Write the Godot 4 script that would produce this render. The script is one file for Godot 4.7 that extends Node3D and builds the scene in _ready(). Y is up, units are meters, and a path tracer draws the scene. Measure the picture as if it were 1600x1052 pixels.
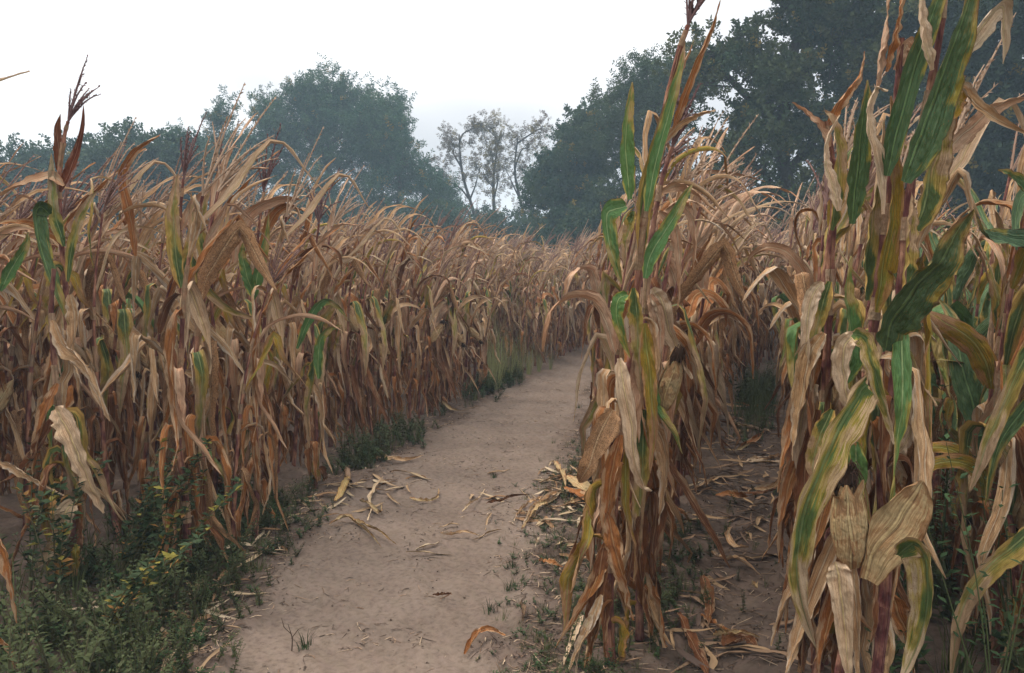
extends Node3D

const DX := 0.3165  # the rows of corn run along (DX, 0, -DZ)
const DZ := 0.9486
const WIND := Vector3(0.93, 0.0, -0.36)

var rng := RandomNumberGenerator.new()
var noise := FastNoiseLite.new()
var mats := {}
var taken := {}

# ---------------------------------------------------------------- a mesh being collected
class MB:
	var v := PackedVector3Array()
	var n := PackedVector3Array()
	var uv := PackedVector2Array()
	var c := PackedColorArray()
	var ix := PackedInt32Array()

	func into(m: ArrayMesh, mat: Material) -> void:
		if v.is_empty():
			return
		var a := []
		a.resize(Mesh.ARRAY_MAX)
		a[Mesh.ARRAY_VERTEX] = v
		a[Mesh.ARRAY_NORMAL] = n
		a[Mesh.ARRAY_TEX_UV] = uv
		a[Mesh.ARRAY_COLOR] = c
		a[Mesh.ARRAY_INDEX] = ix
		m.add_surface_from_arrays(Mesh.PRIMITIVE_TRIANGLES, a)
		m.surface_set_material(m.get_surface_count() - 1, mat)

	func add(o: MB, at := Vector3.ZERO) -> void:
		var k := v.size()
		for p in o.v:
			v.append(p + at)
		n.append_array(o.n)
		uv.append_array(o.uv)
		c.append_array(o.c)
		for i in o.ix:
			ix.append(i + k)

	# a grid of rows x cols points already appended from index k on
	func grid(k: int, rows: int, cols: int) -> void:
		n.resize(v.size())
		for i in rows:
			for j in cols:
				var p0 := v[k + maxi(i - 1, 0) * cols + j]
				var p1 := v[k + mini(i + 1, rows - 1) * cols + j]
				var q0 := v[k + i * cols + maxi(j - 1, 0)]
				var q1 := v[k + i * cols + mini(j + 1, cols - 1)]
				var w := (q1 - q0).cross(p1 - p0)
				n[k + i * cols + j] = w.normalized() if w.length_squared() > 1e-16 else Vector3.UP
		for i in rows - 1:
			for j in cols - 1:
				var a := k + i * cols + j
				ix.append_array([a, a + cols, a + 1, a + 1, a + cols, a + cols + 1])

	func tube(pts: Array, rad: Array, sides: int, col: Color, vs := 1.0, u0 := 0.0) -> void:
		var k := v.size()
		var t := Vector3.UP
		var b := Vector3.RIGHT
		var run := 0.0
		for i in pts.size():
			t = (pts[mini(i + 1, pts.size() - 1)] - pts[maxi(i - 1, 0)]).normalized()
			if i == 0:
				b = t.cross(Vector3(0.31, 0.2, 0.93)).normalized()
			b = (b - t * b.dot(t)).normalized()
			var e := t.cross(b)
			if i > 0:
				run += (pts[i] - pts[i - 1]).length()
			for j in sides + 1:
				var a := TAU * j / sides
				var d := b * cos(a) + e * sin(a)
				v.append(pts[i] + d * float(rad[i]))
				n.append(d)
				uv.append(Vector2(u0 + float(j) / sides, run * vs))
				c.append(col)
		for i in pts.size() - 1:
			for j in sides:
				var a := k + i * (sides + 1) + j
				ix.append_array([a, a + sides + 1, a + 1, a + 1, a + sides + 1, a + sides + 2])

	func quad(o: Vector3, x: Vector3, y: Vector3, col: Color) -> void:   # a bent leaflet from o along y, half width x
		var k := v.size()
		var w := x.cross(y).normalized()
		v.append_array([o, o + y * 0.45 - x + w * x.length() * 0.35, o + y * 0.5, o + y * 0.45 + x + w * x.length() * 0.35, o + y])
		for i in 5:
			n.append(w)
			c.append(col)
		uv.append_array([Vector2(0.5, 0), Vector2(0, 0.5), Vector2(0.5, 0.5), Vector2(1, 0.5), Vector2(0.5, 1)])
		ix.append_array([k, k + 1, k + 2, k, k + 2, k + 3, k + 1, k + 4, k + 2, k + 2, k + 4, k + 3])


func one(mb: MB, mat: Material) -> ArrayMesh:
	var m := ArrayMesh.new()
	mb.into(m, mat)
	return m


func r(a: float, b: float) -> float:
	return rng.randf_range(a, b)


func pick(list: Array) -> Variant:
	return list[rng.randi() % list.size()]


func numbered(called: String) -> String:
	taken[called] = int(taken.get(called, -1)) + 1
	return called if taken[called] == 0 else "%s_%03d" % [called, taken[called]]


func tag(o: Node, label := "", category := "", group := "", kind := "") -> void:
	for pair in [["label", label], ["category", category], ["group", group], ["kind", kind]]:
		if pair[1]:
			o.set_meta(pair[0], pair[1])


func base(called: String, at: Vector3) -> Node3D:
	var o := Node3D.new()
	o.name = numbered(called)
	o.position = at
	add_child(o, true)
	return o


func part(called: String, mesh: Mesh, parent: Node3D) -> MeshInstance3D:
	var o := MeshInstance3D.new()
	o.name = called
	o.mesh = mesh
	parent.add_child(o, true)
	return o


# ---------------------------------------------------------------- materials
func lin(a: float, b: float, c: float) -> Color:
	return Color(a, b, c)


func leaf_texture(o: Dictionary) -> ImageTexture:
	var w := 128
	var h := 704
	var vein := PackedFloat32Array()
	for x in w:
		vein.append(rng.randf() - 0.5)
	var bytes := PackedByteArray()
	bytes.resize(w * h * 3)
	noise.seed = int(o.seed)
	var a: Color = o.a
	var b: Color = o.b
	var edge: Color = o.get("edge", a)
	var tip: Color = o.get("tip", a)
	var rib: Color = o.get("rib", a)
	var edge_at: float = o.get("edge_at", 2.0)
	var tip_at: float = o.get("tip_at", 2.0)
	var spots: float = o.get("spots", 0.0)
	var spot: Color = o.get("spot", lin(0.07, 0.035, 0.015))
	var blotch: float = o.get("blotch", 0.3)
	var yellow: bool = o.get("yellow", false)
	for y in h:
		var s := float(y) / h
		for x in w:
			var q := (x + 0.5) / w * 2.0 - 1.0
			var streak := noise.get_noise_2d(x * 16.0, y * 0.33) * 0.5 + 0.5
			var big := noise.get_noise_2d(x * 0.85 + 500.0, y * 0.4)
			var fine := noise.get_noise_2d(x * 46.0 + 300.0, y * 0.6 + 40.0)
			var col := a.lerp(b, clampf(streak * 1.7 - 0.35 + big * 0.9 + fine * 0.35, 0.0, 1.0))
			col = col * (1.0 + blotch * big * 1.5 + 0.22 * fine)
			if edge_at < 2.0:
				var m := absf(q) + big * 0.7 + s * 0.15 + (streak - 0.5) * 0.45 + fine * 0.22 + vein[x] * 0.12
				if yellow:
					col = col.lerp(lin(0.33, 0.24, 0.035), smoothstep(edge_at - 0.2, edge_at - 0.08, m) * 0.85)
				col = col.lerp(edge * (0.85 + 0.4 * streak), smoothstep(edge_at - 0.03, edge_at + 0.06, m))
			if tip_at < 2.0:
				var m2 := s + big * 0.5 + (streak - 0.5) * 0.4 + absf(q) * 0.12
				if yellow:
					col = col.lerp(lin(0.33, 0.24, 0.05), smoothstep(tip_at - 0.35, tip_at - 0.05, m2) * 0.8)
				col = col.lerp(tip * (0.8 + 0.4 * streak), smoothstep(tip_at - 0.12, tip_at + 0.12, m2))
			col = col * (1.0 + 0.2 * vein[x] + 0.12 * vein[(x * 7 + int(y / 90.0)) % w])
			col = col.lerp(rib, smoothstep(0.1, 0.04, absf(q)) * 0.75)
			if absf(absf(q) - 0.1) < 0.02:
				col = col * 0.72
			if absf(q) > 0.955 - 0.05 * big:
				col = col.lerp(lin(0.14, 0.07, 0.03), 0.6)
			if spots > 0.0:
				var d := noise.get_noise_2d(x * 20.0 + 900.0, y * 6.5)
				col = col.lerp(spot, smoothstep(0.64 - spots, 0.68 - spots, d) * 0.85)
			var f := (0.86 + 0.28 * rng.randf())
			var g := Color(clampf(col.r * f, 0, 1), clampf(col.g * f, 0, 1), clampf(col.b * f, 0, 1)).linear_to_srgb()
			var k := (y * w + x) * 3
			bytes[k] = int(g.r * 255)
			bytes[k + 1] = int(g.g * 255)
			bytes[k + 2] = int(g.b * 255)
	return ImageTexture.create_from_image(Image.create_from_data(w, h, false, Image.FORMAT_RGB8, bytes))


func vein_normal() -> ImageTexture:
	var w := 128
	var h := 256
	var vein := PackedFloat32Array()
	for x in w:
		vein.append(rng.randf() - 0.5)
	var im := Image.create(w, h, false, Image.FORMAT_RGB8)
	noise.seed = 77
	for y in h:
		for x in w:
			var q := (x + 0.5) / w * 2.0 - 1.0
			var e := 0.5 + 0.2 * vein[x] + 0.16 * noise.get_noise_2d(x * 24.0, y * 0.3) + 0.35 * noise.get_noise_2d(x * 2.6, y * 2.2) + 0.25 * smoothstep(0.12, 0.02, absf(q))
			im.set_pixel(x, y, Color(e, e, e))
	im.bump_map_to_normal_map(9.0)
	return ImageTexture.create_from_image(im)


func make_materials() -> void:
	noise.noise_type = FastNoiseLite.TYPE_SIMPLEX_SMOOTH
	noise.frequency = 0.012
	noise.fractal_octaves = 3
	var tan_ := lin(0.44, 0.295, 0.185)
	var cream := lin(0.56, 0.43, 0.29)
	var orange := lin(0.30, 0.135, 0.052)
	var green := lin(0.055, 0.125, 0.038)
	var kinds := {
		"tan": {"seed": 1, "a": lin(0.62, 0.4, 0.215), "b": lin(0.34, 0.18, 0.082), "rib": cream, "edge": lin(0.5, 0.38, 0.27), "edge_at": 0.85, "spots": 0.08},
		"pink": {"seed": 2, "a": lin(0.64, 0.42, 0.27), "b": lin(0.41, 0.22, 0.125), "rib": cream, "edge": lin(0.36, 0.2, 0.12), "edge_at": 0.9, "tip": lin(0.4, 0.22, 0.12), "tip_at": 0.85},
		"orange": {"seed": 3, "a": lin(0.43, 0.172, 0.052), "b": lin(0.19, 0.068, 0.025), "rib": lin(0.42, 0.25, 0.12), "edge": lin(0.4, 0.25, 0.14), "edge_at": 0.8, "spots": 0.1, "blotch": 0.4},
		"brown": {"seed": 4, "a": lin(0.23, 0.088, 0.034), "b": lin(0.09, 0.034, 0.016), "rib": lin(0.3, 0.17, 0.09), "edge": lin(0.3, 0.18, 0.1), "edge_at": 0.85, "blotch": 0.4},
		"pale": {"seed": 5, "a": lin(0.66, 0.5, 0.33), "b": lin(0.44, 0.285, 0.17), "rib": lin(0.55, 0.42, 0.2), "edge": lin(0.52, 0.38, 0.26), "edge_at": 0.8, "spots": 0.12, "spot": lin(0.25, 0.14, 0.08)},
		"speckled": {"seed": 6, "a": lin(0.42, 0.24, 0.12), "b": lin(0.3, 0.16, 0.075), "rib": lin(0.5, 0.33, 0.18), "spots": 0.38, "spot": lin(0.06, 0.025, 0.015), "blotch": 0.35},
		"green": {"yellow": true, "seed": 7, "a": lin(0.085, 0.14, 0.045), "b": lin(0.045, 0.088, 0.033), "rib": lin(0.16, 0.25, 0.09), "edge": lin(0.3, 0.24, 0.03), "edge_at": 1.2, "tip": lin(0.3, 0.18, 0.07), "tip_at": 1.06, "spots": 0.15, "spot": lin(0.22, 0.12, 0.03)},
		"fresh": {"yellow": true, "seed": 8, "a": lin(0.12, 0.225, 0.06), "b": lin(0.075, 0.16, 0.05), "rib": lin(0.3, 0.38, 0.16), "edge": lin(0.36, 0.33, 0.08), "edge_at": 1.1, "tip": lin(0.4, 0.28, 0.12), "tip_at": 0.95, "spots": 0.1, "spot": lin(0.28, 0.2, 0.06)},
		"margin": {"seed": 19, "yellow": true, "a": lin(0.1, 0.15, 0.042), "b": lin(0.06, 0.105, 0.034), "rib": lin(0.14, 0.18, 0.07), "edge": lin(0.46, 0.31, 0.17), "edge_at": 0.62, "tip": lin(0.46, 0.33, 0.21), "tip_at": 0.78, "spots": 0.16, "spot": lin(0.25, 0.12, 0.03)},
		"half": {"yellow": true, "seed": 9, "a": lin(0.1, 0.145, 0.04), "b": lin(0.06, 0.1, 0.032), "rib": lin(0.25, 0.28, 0.1), "edge": lin(0.42, 0.25, 0.07), "edge_at": 0.62, "tip": lin(0.42, 0.27, 0.15), "tip_at": 0.62, "spots": 0.14, "spot": lin(0.3, 0.13, 0.02)},
		"yellow": {"seed": 10, "a": lin(0.42, 0.24, 0.03), "b": lin(0.13, 0.15, 0.03), "rib": lin(0.3, 0.3, 0.1), "edge": lin(0.38, 0.2, 0.075), "edge_at": 0.8, "tip": lin(0.36, 0.2, 0.1), "tip_at": 0.7, "spots": 0.16, "spot": lin(0.25, 0.09, 0.02)},
		"husk": {"seed": 11, "a": lin(0.52, 0.375, 0.19), "b": lin(0.32, 0.19, 0.09), "rib": lin(0.54, 0.4, 0.2), "edge": lin(0.28, 0.14, 0.06), "edge_at": 0.92, "tip": lin(0.3, 0.17, 0.08), "tip_at": 0.8, "blotch": 0.35},
		"stalk": {"seed": 12, "a": lin(0.16, 0.052, 0.05), "b": lin(0.25, 0.125, 0.075), "rib": lin(0.12, 0.05, 0.045), "blotch": 0.5, "spots": 0.12, "spot": lin(0.05, 0.02, 0.02)},
		"sheath": {"seed": 13, "a": lin(0.4, 0.27, 0.165), "b": lin(0.23, 0.13, 0.08), "rib": lin(0.3, 0.2, 0.1), "blotch": 0.45, "spots": 0.1, "tip": lin(0.2, 0.1, 0.06), "tip_at": 0.9},
		"green_stalk": {"seed": 14, "a": lin(0.15, 0.19, 0.075), "b": lin(0.2, 0.13, 0.075), "rib": lin(0.22, 0.2, 0.08), "blotch": 0.5, "spots": 0.12, "tip": lin(0.22, 0.08, 0.06), "tip_at": 0.75},
	}
	var veins := vein_normal()
	for k in kinds:
		var m := StandardMaterial3D.new()
		m.resource_name = k
		m.albedo_texture = leaf_texture(kinds[k])
		m.vertex_color_use_as_albedo = true
		m.normal_enabled = true
		m.normal_texture = veins
		m.normal_scale = 1.3
		m.cull_mode = BaseMaterial3D.CULL_DISABLED
		m.roughness = 0.5 if k in ["green", "fresh"] else 0.72
		m.metallic_specular = 0.35 if k in ["green", "fresh", "half"] else 0.2
		if not k in ["stalk", "green_stalk"]:
			m.backlight_enabled = true
			m.backlight = Color(0.28, 0.28, 0.28)
		mats[k] = m
	for pair in [["tassel", 0.9], ["foliage", 0.75], ["bark", 0.95], ["twig", 0.9], ["weed", 0.7], ["straw", 0.85], ["clod", 1.0]]:
		var m := StandardMaterial3D.new()
		m.resource_name = pair[0]
		m.vertex_color_use_as_albedo = true
		m.roughness = pair[1]
		m.metallic_specular = 0.2
		m.cull_mode = BaseMaterial3D.CULL_DISABLED
		if pair[0] in ["foliage", "weed"]:
			m.backlight_enabled = true
			m.backlight = Color(0.6, 0.6, 0.6)
		mats[pair[0]] = m
	var bark := FastNoiseLite.new()
	bark.seed = 5
	bark.frequency = 0.03
	bark.fractal_octaves = 4
	var bt := NoiseTexture2D.new()
	bt.width = 256
	bt.height = 256
	bt.seamless = true
	bt.noise = bark
	mats.bark.heightmap_enabled = true
	mats.bark.heightmap_texture = bt
	mats.bark.heightmap_scale = 4.0
	mats.bark.uv1_triplanar = true
	mats.bark.uv1_scale = Vector3(1.5, 0.6, 1.5)


# ---------------------------------------------------------------- leaves
func smooth_path(p: Array, n: int) -> Array:
	var out := []
	var k := p.size()
	for i in n + 1:
		var u := float(i) / n * (k - 1)
		var j := mini(int(u), k - 2)
		var a: Vector3 = p[j]
		var b: Vector3 = p[j + 1]
		var pre: Vector3 = p[j - 1] if j > 0 else a * 2.0 - b
		var post: Vector3 = p[j + 2] if j + 2 < k else b * 2.0 - a
		out.append(a.cubic_interpolate(b, pre, post, u - j))
	return out


# A blade along pts. o: w full width, roll and twist in radians, curl (how far its two halves roll in), wave (edge ripple in metres), face (which way it looks), shape
func blade(mb: MB, pts: Array, o: Dictionary, col: Color, cols := 5) -> void:
	var rows := pts.size()
	var k := mb.v.size()
	var w: float = o.get("w", 0.09)
	var roll: float = o.get("roll", 0.0)
	var twist: float = o.get("twist", 0.0)
	var curl: float = o.get("curl", 0.5)
	var wave: float = o.get("wave", 0.006)
	var freq: float = o.get("freq", 7.0)
	var fold: float = o.get("fold", 0.12)
	var face: Vector3 = o.get("face", Vector3(0, 0, 1))
	var husk: bool = o.get("husk", false)
	var sd_k0 := r(0, 500)
	var ph := r(0, TAU)
	var ph2 := r(0, TAU)
	var nz := r(0, 900)
	var t: Vector3 = (pts[1] - pts[0]).normalized()
	var side := t.cross(face)
	if side.length() < 0.05:
		side = t.cross(Vector3(0.3, 0.5, 0.8))
	side = side.normalized()
	for i in rows:
		var s := float(i) / (rows - 1)
		t = (pts[mini(i + 1, rows - 1)] - pts[maxi(i - 1, 0)]).normalized()
		side = (side - t * side.dot(t)).normalized()
		var sd := side.rotated(t, roll + twist * s * s * (1.6 - 0.6 * s))
		var nm := sd.cross(t)
		var width := 0.0
		if husk:
			width = w * 0.5 * pow(sin(PI * clampf(s * 0.86 + 0.13, 0.0, 1.0)), 0.8) + 0.002
		else:
			width = w * 0.5 * (0.28 + 0.4 * smoothstep(0.0, 0.09, s) + 0.32 * smoothstep(0.05, 0.28, s)) * pow(maxf(1.0 - pow(s, 2.3), 0.0), 0.85) + 0.0015
		width *= 1.0 + 0.1 * noise.get_noise_2d(nz + s * 160.0, 7.0)
		var cc := curl * (0.75 + 0.7 * noise.get_noise_2d(nz + s * 110.0, 31.0)) + curl * 0.35 * s
		cc = clampf(cc, -2.9, 2.9)
		if absf(cc) < 0.02:
			cc = 0.02
		var shift := 0.35 * noise.get_noise_2d(nz + s * 90.0, 77.0)
		for j in cols + 1:
			var q := float(j) / cols * 2.0 - 1.0
			var a := cc * (q + shift * (1.0 - q * q))
			if absf(q) > 0.95 and not husk:
				a *= 1.0 - 0.38 * maxf(noise.get_noise_2d(nz + s * 700.0, sd_k0 + 3.0 * q), 0.0)
			var p: Vector3 = pts[i] + sd * (sin(a) / cc * width) + nm * ((1.0 - cos(a)) / cc * width)
			p += nm * (absf(q) * fold * width)
			var sd_k := 3.0 if q < 0.0 else 400.0
			var rp := 0.55 * sin(s * freq * TAU + (ph if q < 0.0 else ph2) + 4.0 * noise.get_noise_2d(nz + s * 130.0, sd_k)) + 1.5 * noise.get_noise_2d(nz + s * 330.0, sd_k + 50.0)
			p += nm * (wave * q * q * rp * smoothstep(0.0, 0.12, s) * (1.2 - s))
			p += nm * (0.95 * wave * noise.get_noise_3d(nz + s * 420.0, q * 60.0, 11.0))
			if p.y < 0.012:
				p.y = 0.012 + 0.004 * q
			mb.v.append(p)
			mb.uv.append(Vector2(q * 0.5 + 0.5, s))
			mb.c.append(col)
	mb.grid(k, rows, cols + 1)


func tint(v := 0.27) -> Color:
	var f := 1.0 + r(-v, v)
	var h := r(-0.05, 0.05)
	return Color(f * (1.0 + h), f, f * (1.0 - h * 1.2))


func leaf_path(at: Vector3, az: float, th0: float, length: float, way: String, wind: float, n: int) -> Array:
	var out := [at]
	var flat := Vector3(cos(az), 0, sin(az))
	var p := at
	var step := length / n
	var brk := r(0.3, 0.6)
	var end := r(0.6, 1.35)
	var wob := r(0, 900)
	var bend := r(0.07, 0.26)
	var kinks := [r(0.2, 0.5), r(0.5, 0.85)]
	var off := 0.0
	for i in n:
		var s := float(i) / n
		var th := th0
		match way:
			"arch": th = lerpf(th0, -end, smoothstep(brk - 0.25, brk + 0.5, s))
			"hang": th = lerpf(th0, -1.46, smoothstep(0.0, bend, s))
			"up": th = th0 - end * 0.8 * s * s
			"broken": th = lerpf(th0 - 0.3 * s, -1.3, smoothstep(brk - 0.03, brk + 0.05, s))
		if way != "up" and kinks.size() and s > kinks[0]:
			kinks.pop_front()
			off = r(-0.5, 0.6)
			flat = flat.rotated(Vector3.UP, r(-1.0, 1.0))
		th += off * (1.0 if way == "hang" else 0.4)
		th += 0.35 * noise.get_noise_2d(wob + s * 150.0, 50.0)
		flat = (flat + WIND * wind * step + Vector3(-flat.z, 0, flat.x) * 0.3 * noise.get_noise_2d(wob + s * 120.0, 90.0)).normalized()
		p += (flat * cos(th) + Vector3.UP * sin(th)) * step
		p += WIND * (wind * step * 0.12)
		if p.y < 0.03:
			p.y = 0.03
		out.append(p)
	return out


func stalk_mesh(pts: Array, r0: float, r1: float, nodes: int, bare: MB, sheath: MB, sides := 8, cover := 0.55) -> void:
	var fine := smooth_path(pts, nodes * 4)
	var rad := []
	for i in fine.size():
		var s := float(i) / (fine.size() - 1)
		rad.append(lerpf(r0, r1, pow(s, 0.8)) * (1.22 if i % 4 == 0 else 1.0))
	bare.tube(fine, rad, sides, tint(0.15), 2.0, r(0, 1))
	for k in nodes:
		if k > 1 and rng.randf() < cover:
			var a := []
			var b := []
			var m := rng.randi_range(2, 4)
			for i in m + 1:
				var q := k * 4 + i
				if q < fine.size():
					a.append(fine[q])
					b.append(rad[q] * (1.12 if i == 0 else 1.15 + 0.05 * i))
			if a.size() > 1:
				sheath.tube(a, b, sides, tint(0.2), 4.0, r(0, 1))


func tassel_mesh(at: Vector3, up: Vector3, size: float, col: Color, fine: bool) -> MB:
	var mb := MB.new()
	for k in rng.randi_range(6, 10):
		var main := k == 0
		var az := r(0, TAU)
		var d := (up + Vector3(cos(az), 0, sin(az)) * (0.05 if main else r(0.15, 0.55)) + WIND * r(-0.05, 0.2) + Vector3(r(-0.1, 0.1), 0, r(-0.1, 0.1))).normalized()
		var l := size * (1.0 if main else r(0.45, 0.75))
		var pts := [at + up * (0.0 if main else r(-0.02, 0.1) * size)]
		for i in 5:
			d = (d + WIND * r(-0.02, 0.06) + Vector3.DOWN * (0.01 if main else r(0.0, 0.08)) * i).normalized()
			pts.append(pts[-1] + d * l / 5.0)
		mb.tube(pts, [0.005, 0.005, 0.0045, 0.004, 0.0035, 0.0015], 4, col)
		var n := int(l / (0.011 if fine else 0.02))
		var line := smooth_path(pts, n)
		for i in range(2, n):
			var dd: Vector3 = (line[i] - line[i - 1]).normalized()
			var o := Vector3(r(-1, 1), r(-1, 1), r(-1, 1))
			o = (o - dd * o.dot(dd)).normalized()
			mb.quad(line[i], o.cross(dd) * r(0.004, 0.0065), (dd * 0.8 + o * 0.7) * r(0.015, 0.026), col * r(0.75, 1.3))
	return mb


# ears: a husk of wrapped leaves (returned as blades) and dark silk
func ear_mesh(at: Vector3, d: Vector3, size: float, husk: MB, silk: MB, flare := 0.3) -> void:
	var x := d.cross(Vector3(0.2, 0.1, 0.97)).normalized()
	var y := d.cross(x)
	var core := []
	var rad := []
	for i in 9:
		var s := i / 8.0
		core.append(at + d * size * s)
		rad.append(size * 0.19 * pow(sin(PI * (0.12 + 0.8 * s)), 0.7))
	husk.tube(core, rad, 10, tint(0.1), 4.0)
	for k in 6:
		var a := TAU * k / 6.0 + r(-0.3, 0.3)
		var o := x * cos(a) + y * sin(a)
		var pts := []
		var l := r(0.95, 1.25)
		for i in 11:
			var s := i / 10.0
			var out := 0.2 * pow(sin(PI * clampf(0.12 + 0.8 * s, 0, 1)), 0.7) + 0.012 + flare * maxf(s - 0.8, 0.0) * r(0.6, 3.0)
			pts.append(at + d * size * s * l + o * size * out)
		blade(husk, pts, {"w": size * r(0.36, 0.46), "curl": -0.95, "wave": 0.003, "fold": 0.0, "face": o, "husk": true}, tint(0.2), 6)
	var dark := Color(0.038, 0.02, 0.013)
	var lump := [at + d * size * 1.02]
	for i in 4:
		lump.append(lump[-1] + (d + Vector3(r(-0.3, 0.3), r(-0.5, 0.1), r(-0.3, 0.3))) * size * 0.075)
	silk.tube(lump, [size * 0.08, size * 0.11, size * 0.12, size * 0.09, size * 0.02], 9, dark)
	for k in 64:
		var o := Vector3(r(-1, 1), r(-1, 1), r(-1, 1)).normalized()
		var p: Vector3 = lump[rng.randi_range(1, 3)] + o * size * 0.08
		silk.tube([p, p + (d * 0.5 + o) * size * 0.05, p + (o * 0.9 + Vector3.DOWN * 0.9) * size * r(0.08, 0.17)], [size * 0.012, size * 0.009, 0.0008], 3, dark * r(0.7, 2.2))



# ---------------------------------------------------------------- a plant of corn: a list of [name, {material: MB}, [children]]
func plant(kind: String, top: bool) -> Array:
	var parts := []
	var h := r(1.78, 2.08)
	var pts := []
	var lean := Vector3(r(-0.09, 0.09), 0, r(-0.09, 0.09))
	for i in 6:
		var s := i / 5.0
		pts.append(Vector3(0, s * h, 0) + lean * s + WIND * (0.16 * pow(s, 3.5)) + Vector3(r(-0.012, 0.012), 0, r(-0.012, 0.012)))
	var bare := MB.new()
	var sheath := MB.new()
	stalk_mesh(pts, r(0.016, 0.021), 0.006, 13, bare, sheath)
	var greenish := kind == "green"
	parts.append(["stalk", {("green_stalk" if greenish and rng.randf() < 0.6 else "stalk"): bare, ("half" if greenish and rng.randf() < 0.3 else "sheath"): sheath}, []])
	var line := smooth_path(pts, 26)
	var rank := -1.25 + rng.randfn(0.0, 0.6)
	var order := range(2, 13)
	for k in range(2, 8):
		if rng.randf() < 0.4:
			order.append(k)
	for k in order:
		var f: float = k / 13.0
		var at: Vector3 = line[mini(k * 2, 26)]
		var az := rank + (PI if k % 2 else 0.0) + r(-0.6, 0.6)
		var way := ""
		var length := 0.0
		var th := r(0.8, 1.4)
		var wind := 0.0
		var w := r(0.05, 0.1) if rng.randf() < 0.82 else r(0.1, 0.13)
		var curl := r(0.4, 1.5)
		var mat := ""
		if f < 0.42:
			way = "hang"
			length = minf(at.y * r(0.85, 1.15) + 0.12, r(0.5, 0.85))
			mat = pick(["orange", "orange", "brown", "brown", "brown", "speckled", "orange", "tan"])
			w *= 0.78
			curl = r(0.7, 2.2)
			wind = r(-0.5, 0.8)
		elif f < 0.72:
			way = pick(["hang", "hang", "hang", "broken", "arch", "hang", "broken"])
			length = r(0.6, 0.88)
			mat = pick(["tan", "orange", "tan", "pink", "speckled", "pale", "brown"])
			wind = r(-0.2, 1.5)
		else:
			way = pick(["arch", "arch", "broken", "arch", "arch", "up"])
			length = r(0.5, 0.88)
			th = r(1.15, 1.5)
			mat = pick(["pink", "tan", "pink", "pale", "tan", "orange"])
			wind = r(1.2, 3.8)
			w *= 0.58
			curl = r(0.8, 2.3)
		var g := rng.randf()
		if kind == "mixed" and f > 0.5 and g < 0.3:
			mat = pick(["half", "half", "yellow", "fresh"])
			curl *= 0.5
		elif greenish and f > 0.3 and g < 0.75:
			mat = pick(["green", "half", "green", "fresh", "yellow", "half"])
			curl = r(0.2, 0.7)
			way = pick(["arch", "up", "arch", "broken"])
			th = r(0.9, 1.3)
			w *= 1.1
		elif kind == "dry" and f > 0.45 and g < 0.07:
			mat = "half"
		var mb := MB.new()
		var path := leaf_path(at + Vector3(cos(az), 0, sin(az)) * 0.012, az, th, length, way, wind, 20)
		var dead := not mat in ["green", "fresh"]
		blade(mb, path, {"w": w, "roll": r(-0.4, 0.4), "twist": r(-3.4, 3.4) if dead else r(-0.9, 0.9), "curl": curl * (1 if rng.randf() < 0.7 else -1), "wave": r(0.004, 0.014) if dead else 0.006, "fold": 0.15 if dead else 0.45,
			"freq": r(4, 9), "face": Vector3(-cos(az) * sin(th), cos(th), -sin(az) * sin(th))}, tint(), 5)
		parts.append(["leaf", {mat: mb}, []])
	if top:
		var col := pick([Color(0.27, 0.17, 0.12), Color(0.36, 0.25, 0.17), Color(0.2, 0.12, 0.1)])
		parts.append(["tassel", {"tassel": tassel_mesh(line[26], (line[26] - line[25] + WIND * 0.01).normalized(), r(0.4, 0.58), col, false)}, []])
	if rng.randf() < 0.55:
		var husk := MB.new()
		var silk := MB.new()
		var az := rank + r(-0.8, 0.8)
		var at: Vector3 = line[11 + rng.randi() % 4]
		var o := Vector3(cos(az), 0, sin(az))
		var d: Vector3 = (o * r(0.4, 0.8) + Vector3.UP * pick([1.0, 0.8, -0.9])).normalized()
		ear_mesh(at + o * 0.02, d, r(0.2, 0.25), husk, silk)
		parts.append(["ear", {"husk": husk}, [["silk", {"tassel": silk}]]])
	return parts


func meshes_of(d: Dictionary) -> ArrayMesh:
	var m := ArrayMesh.new()
	for k in d:
		d[k].into(m, mats[k])
	return m


func raise_plant(parts: Array, root: Node3D) -> void:
	for p in parts:
		var o := part(p[0], meshes_of(p[1]), root)
		for q in p[2]:
			part(q[0], meshes_of(q[1]), o)


func merged(parts: Array) -> ArrayMesh:
	var all := {}
	for p in parts:
		for q in [p] + p[2]:
			for k in q[1]:
				if not all.has(k):
					all[k] = MB.new()
				all[k].add(q[1][k])
	return meshes_of(all)


# ---------------------------------------------------------------- the ground
func bounds(t: float) -> Vector2:   # the two edges of the trodden path, in metres across the rows
	var l := [[-2, -1.2], [2.0, -1.9], [2.5, -2.12], [3.1, -2.42], [4.05, -2.76], [5.0, -2.95], [6.2, -3.14], [7.6, -3.25], [10, -3.42], [30, -3.5]]
	var q := [[-2, -0.45], [2.9, -0.88], [3.8, -1.15], [5.5, -1.5], [8, -1.85], [10, -2.3], [30, -2.6]]
	var out := []
	for k in [l, q]:
		var at: float = k[-1][1]
		for i in k.size() - 1:
			if t < k[i + 1][0]:
				at = lerpf(k[i][1], k[i + 1][1], clampf((t - k[i][0]) / float(k[i + 1][0] - k[i][0]), 0, 1))
				break
		out.append(at)
	return Vector2(out[0], out[1])


func across(x: float, z: float) -> Vector2:   # (p across the rows, t along them)
	return Vector2(DZ * x + DX * z, DX * x - DZ * z)


func spot(p: float, t: float) -> Vector3:
	return Vector3(DZ * p + DX * t, 0, DX * p - DZ * t)


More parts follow.
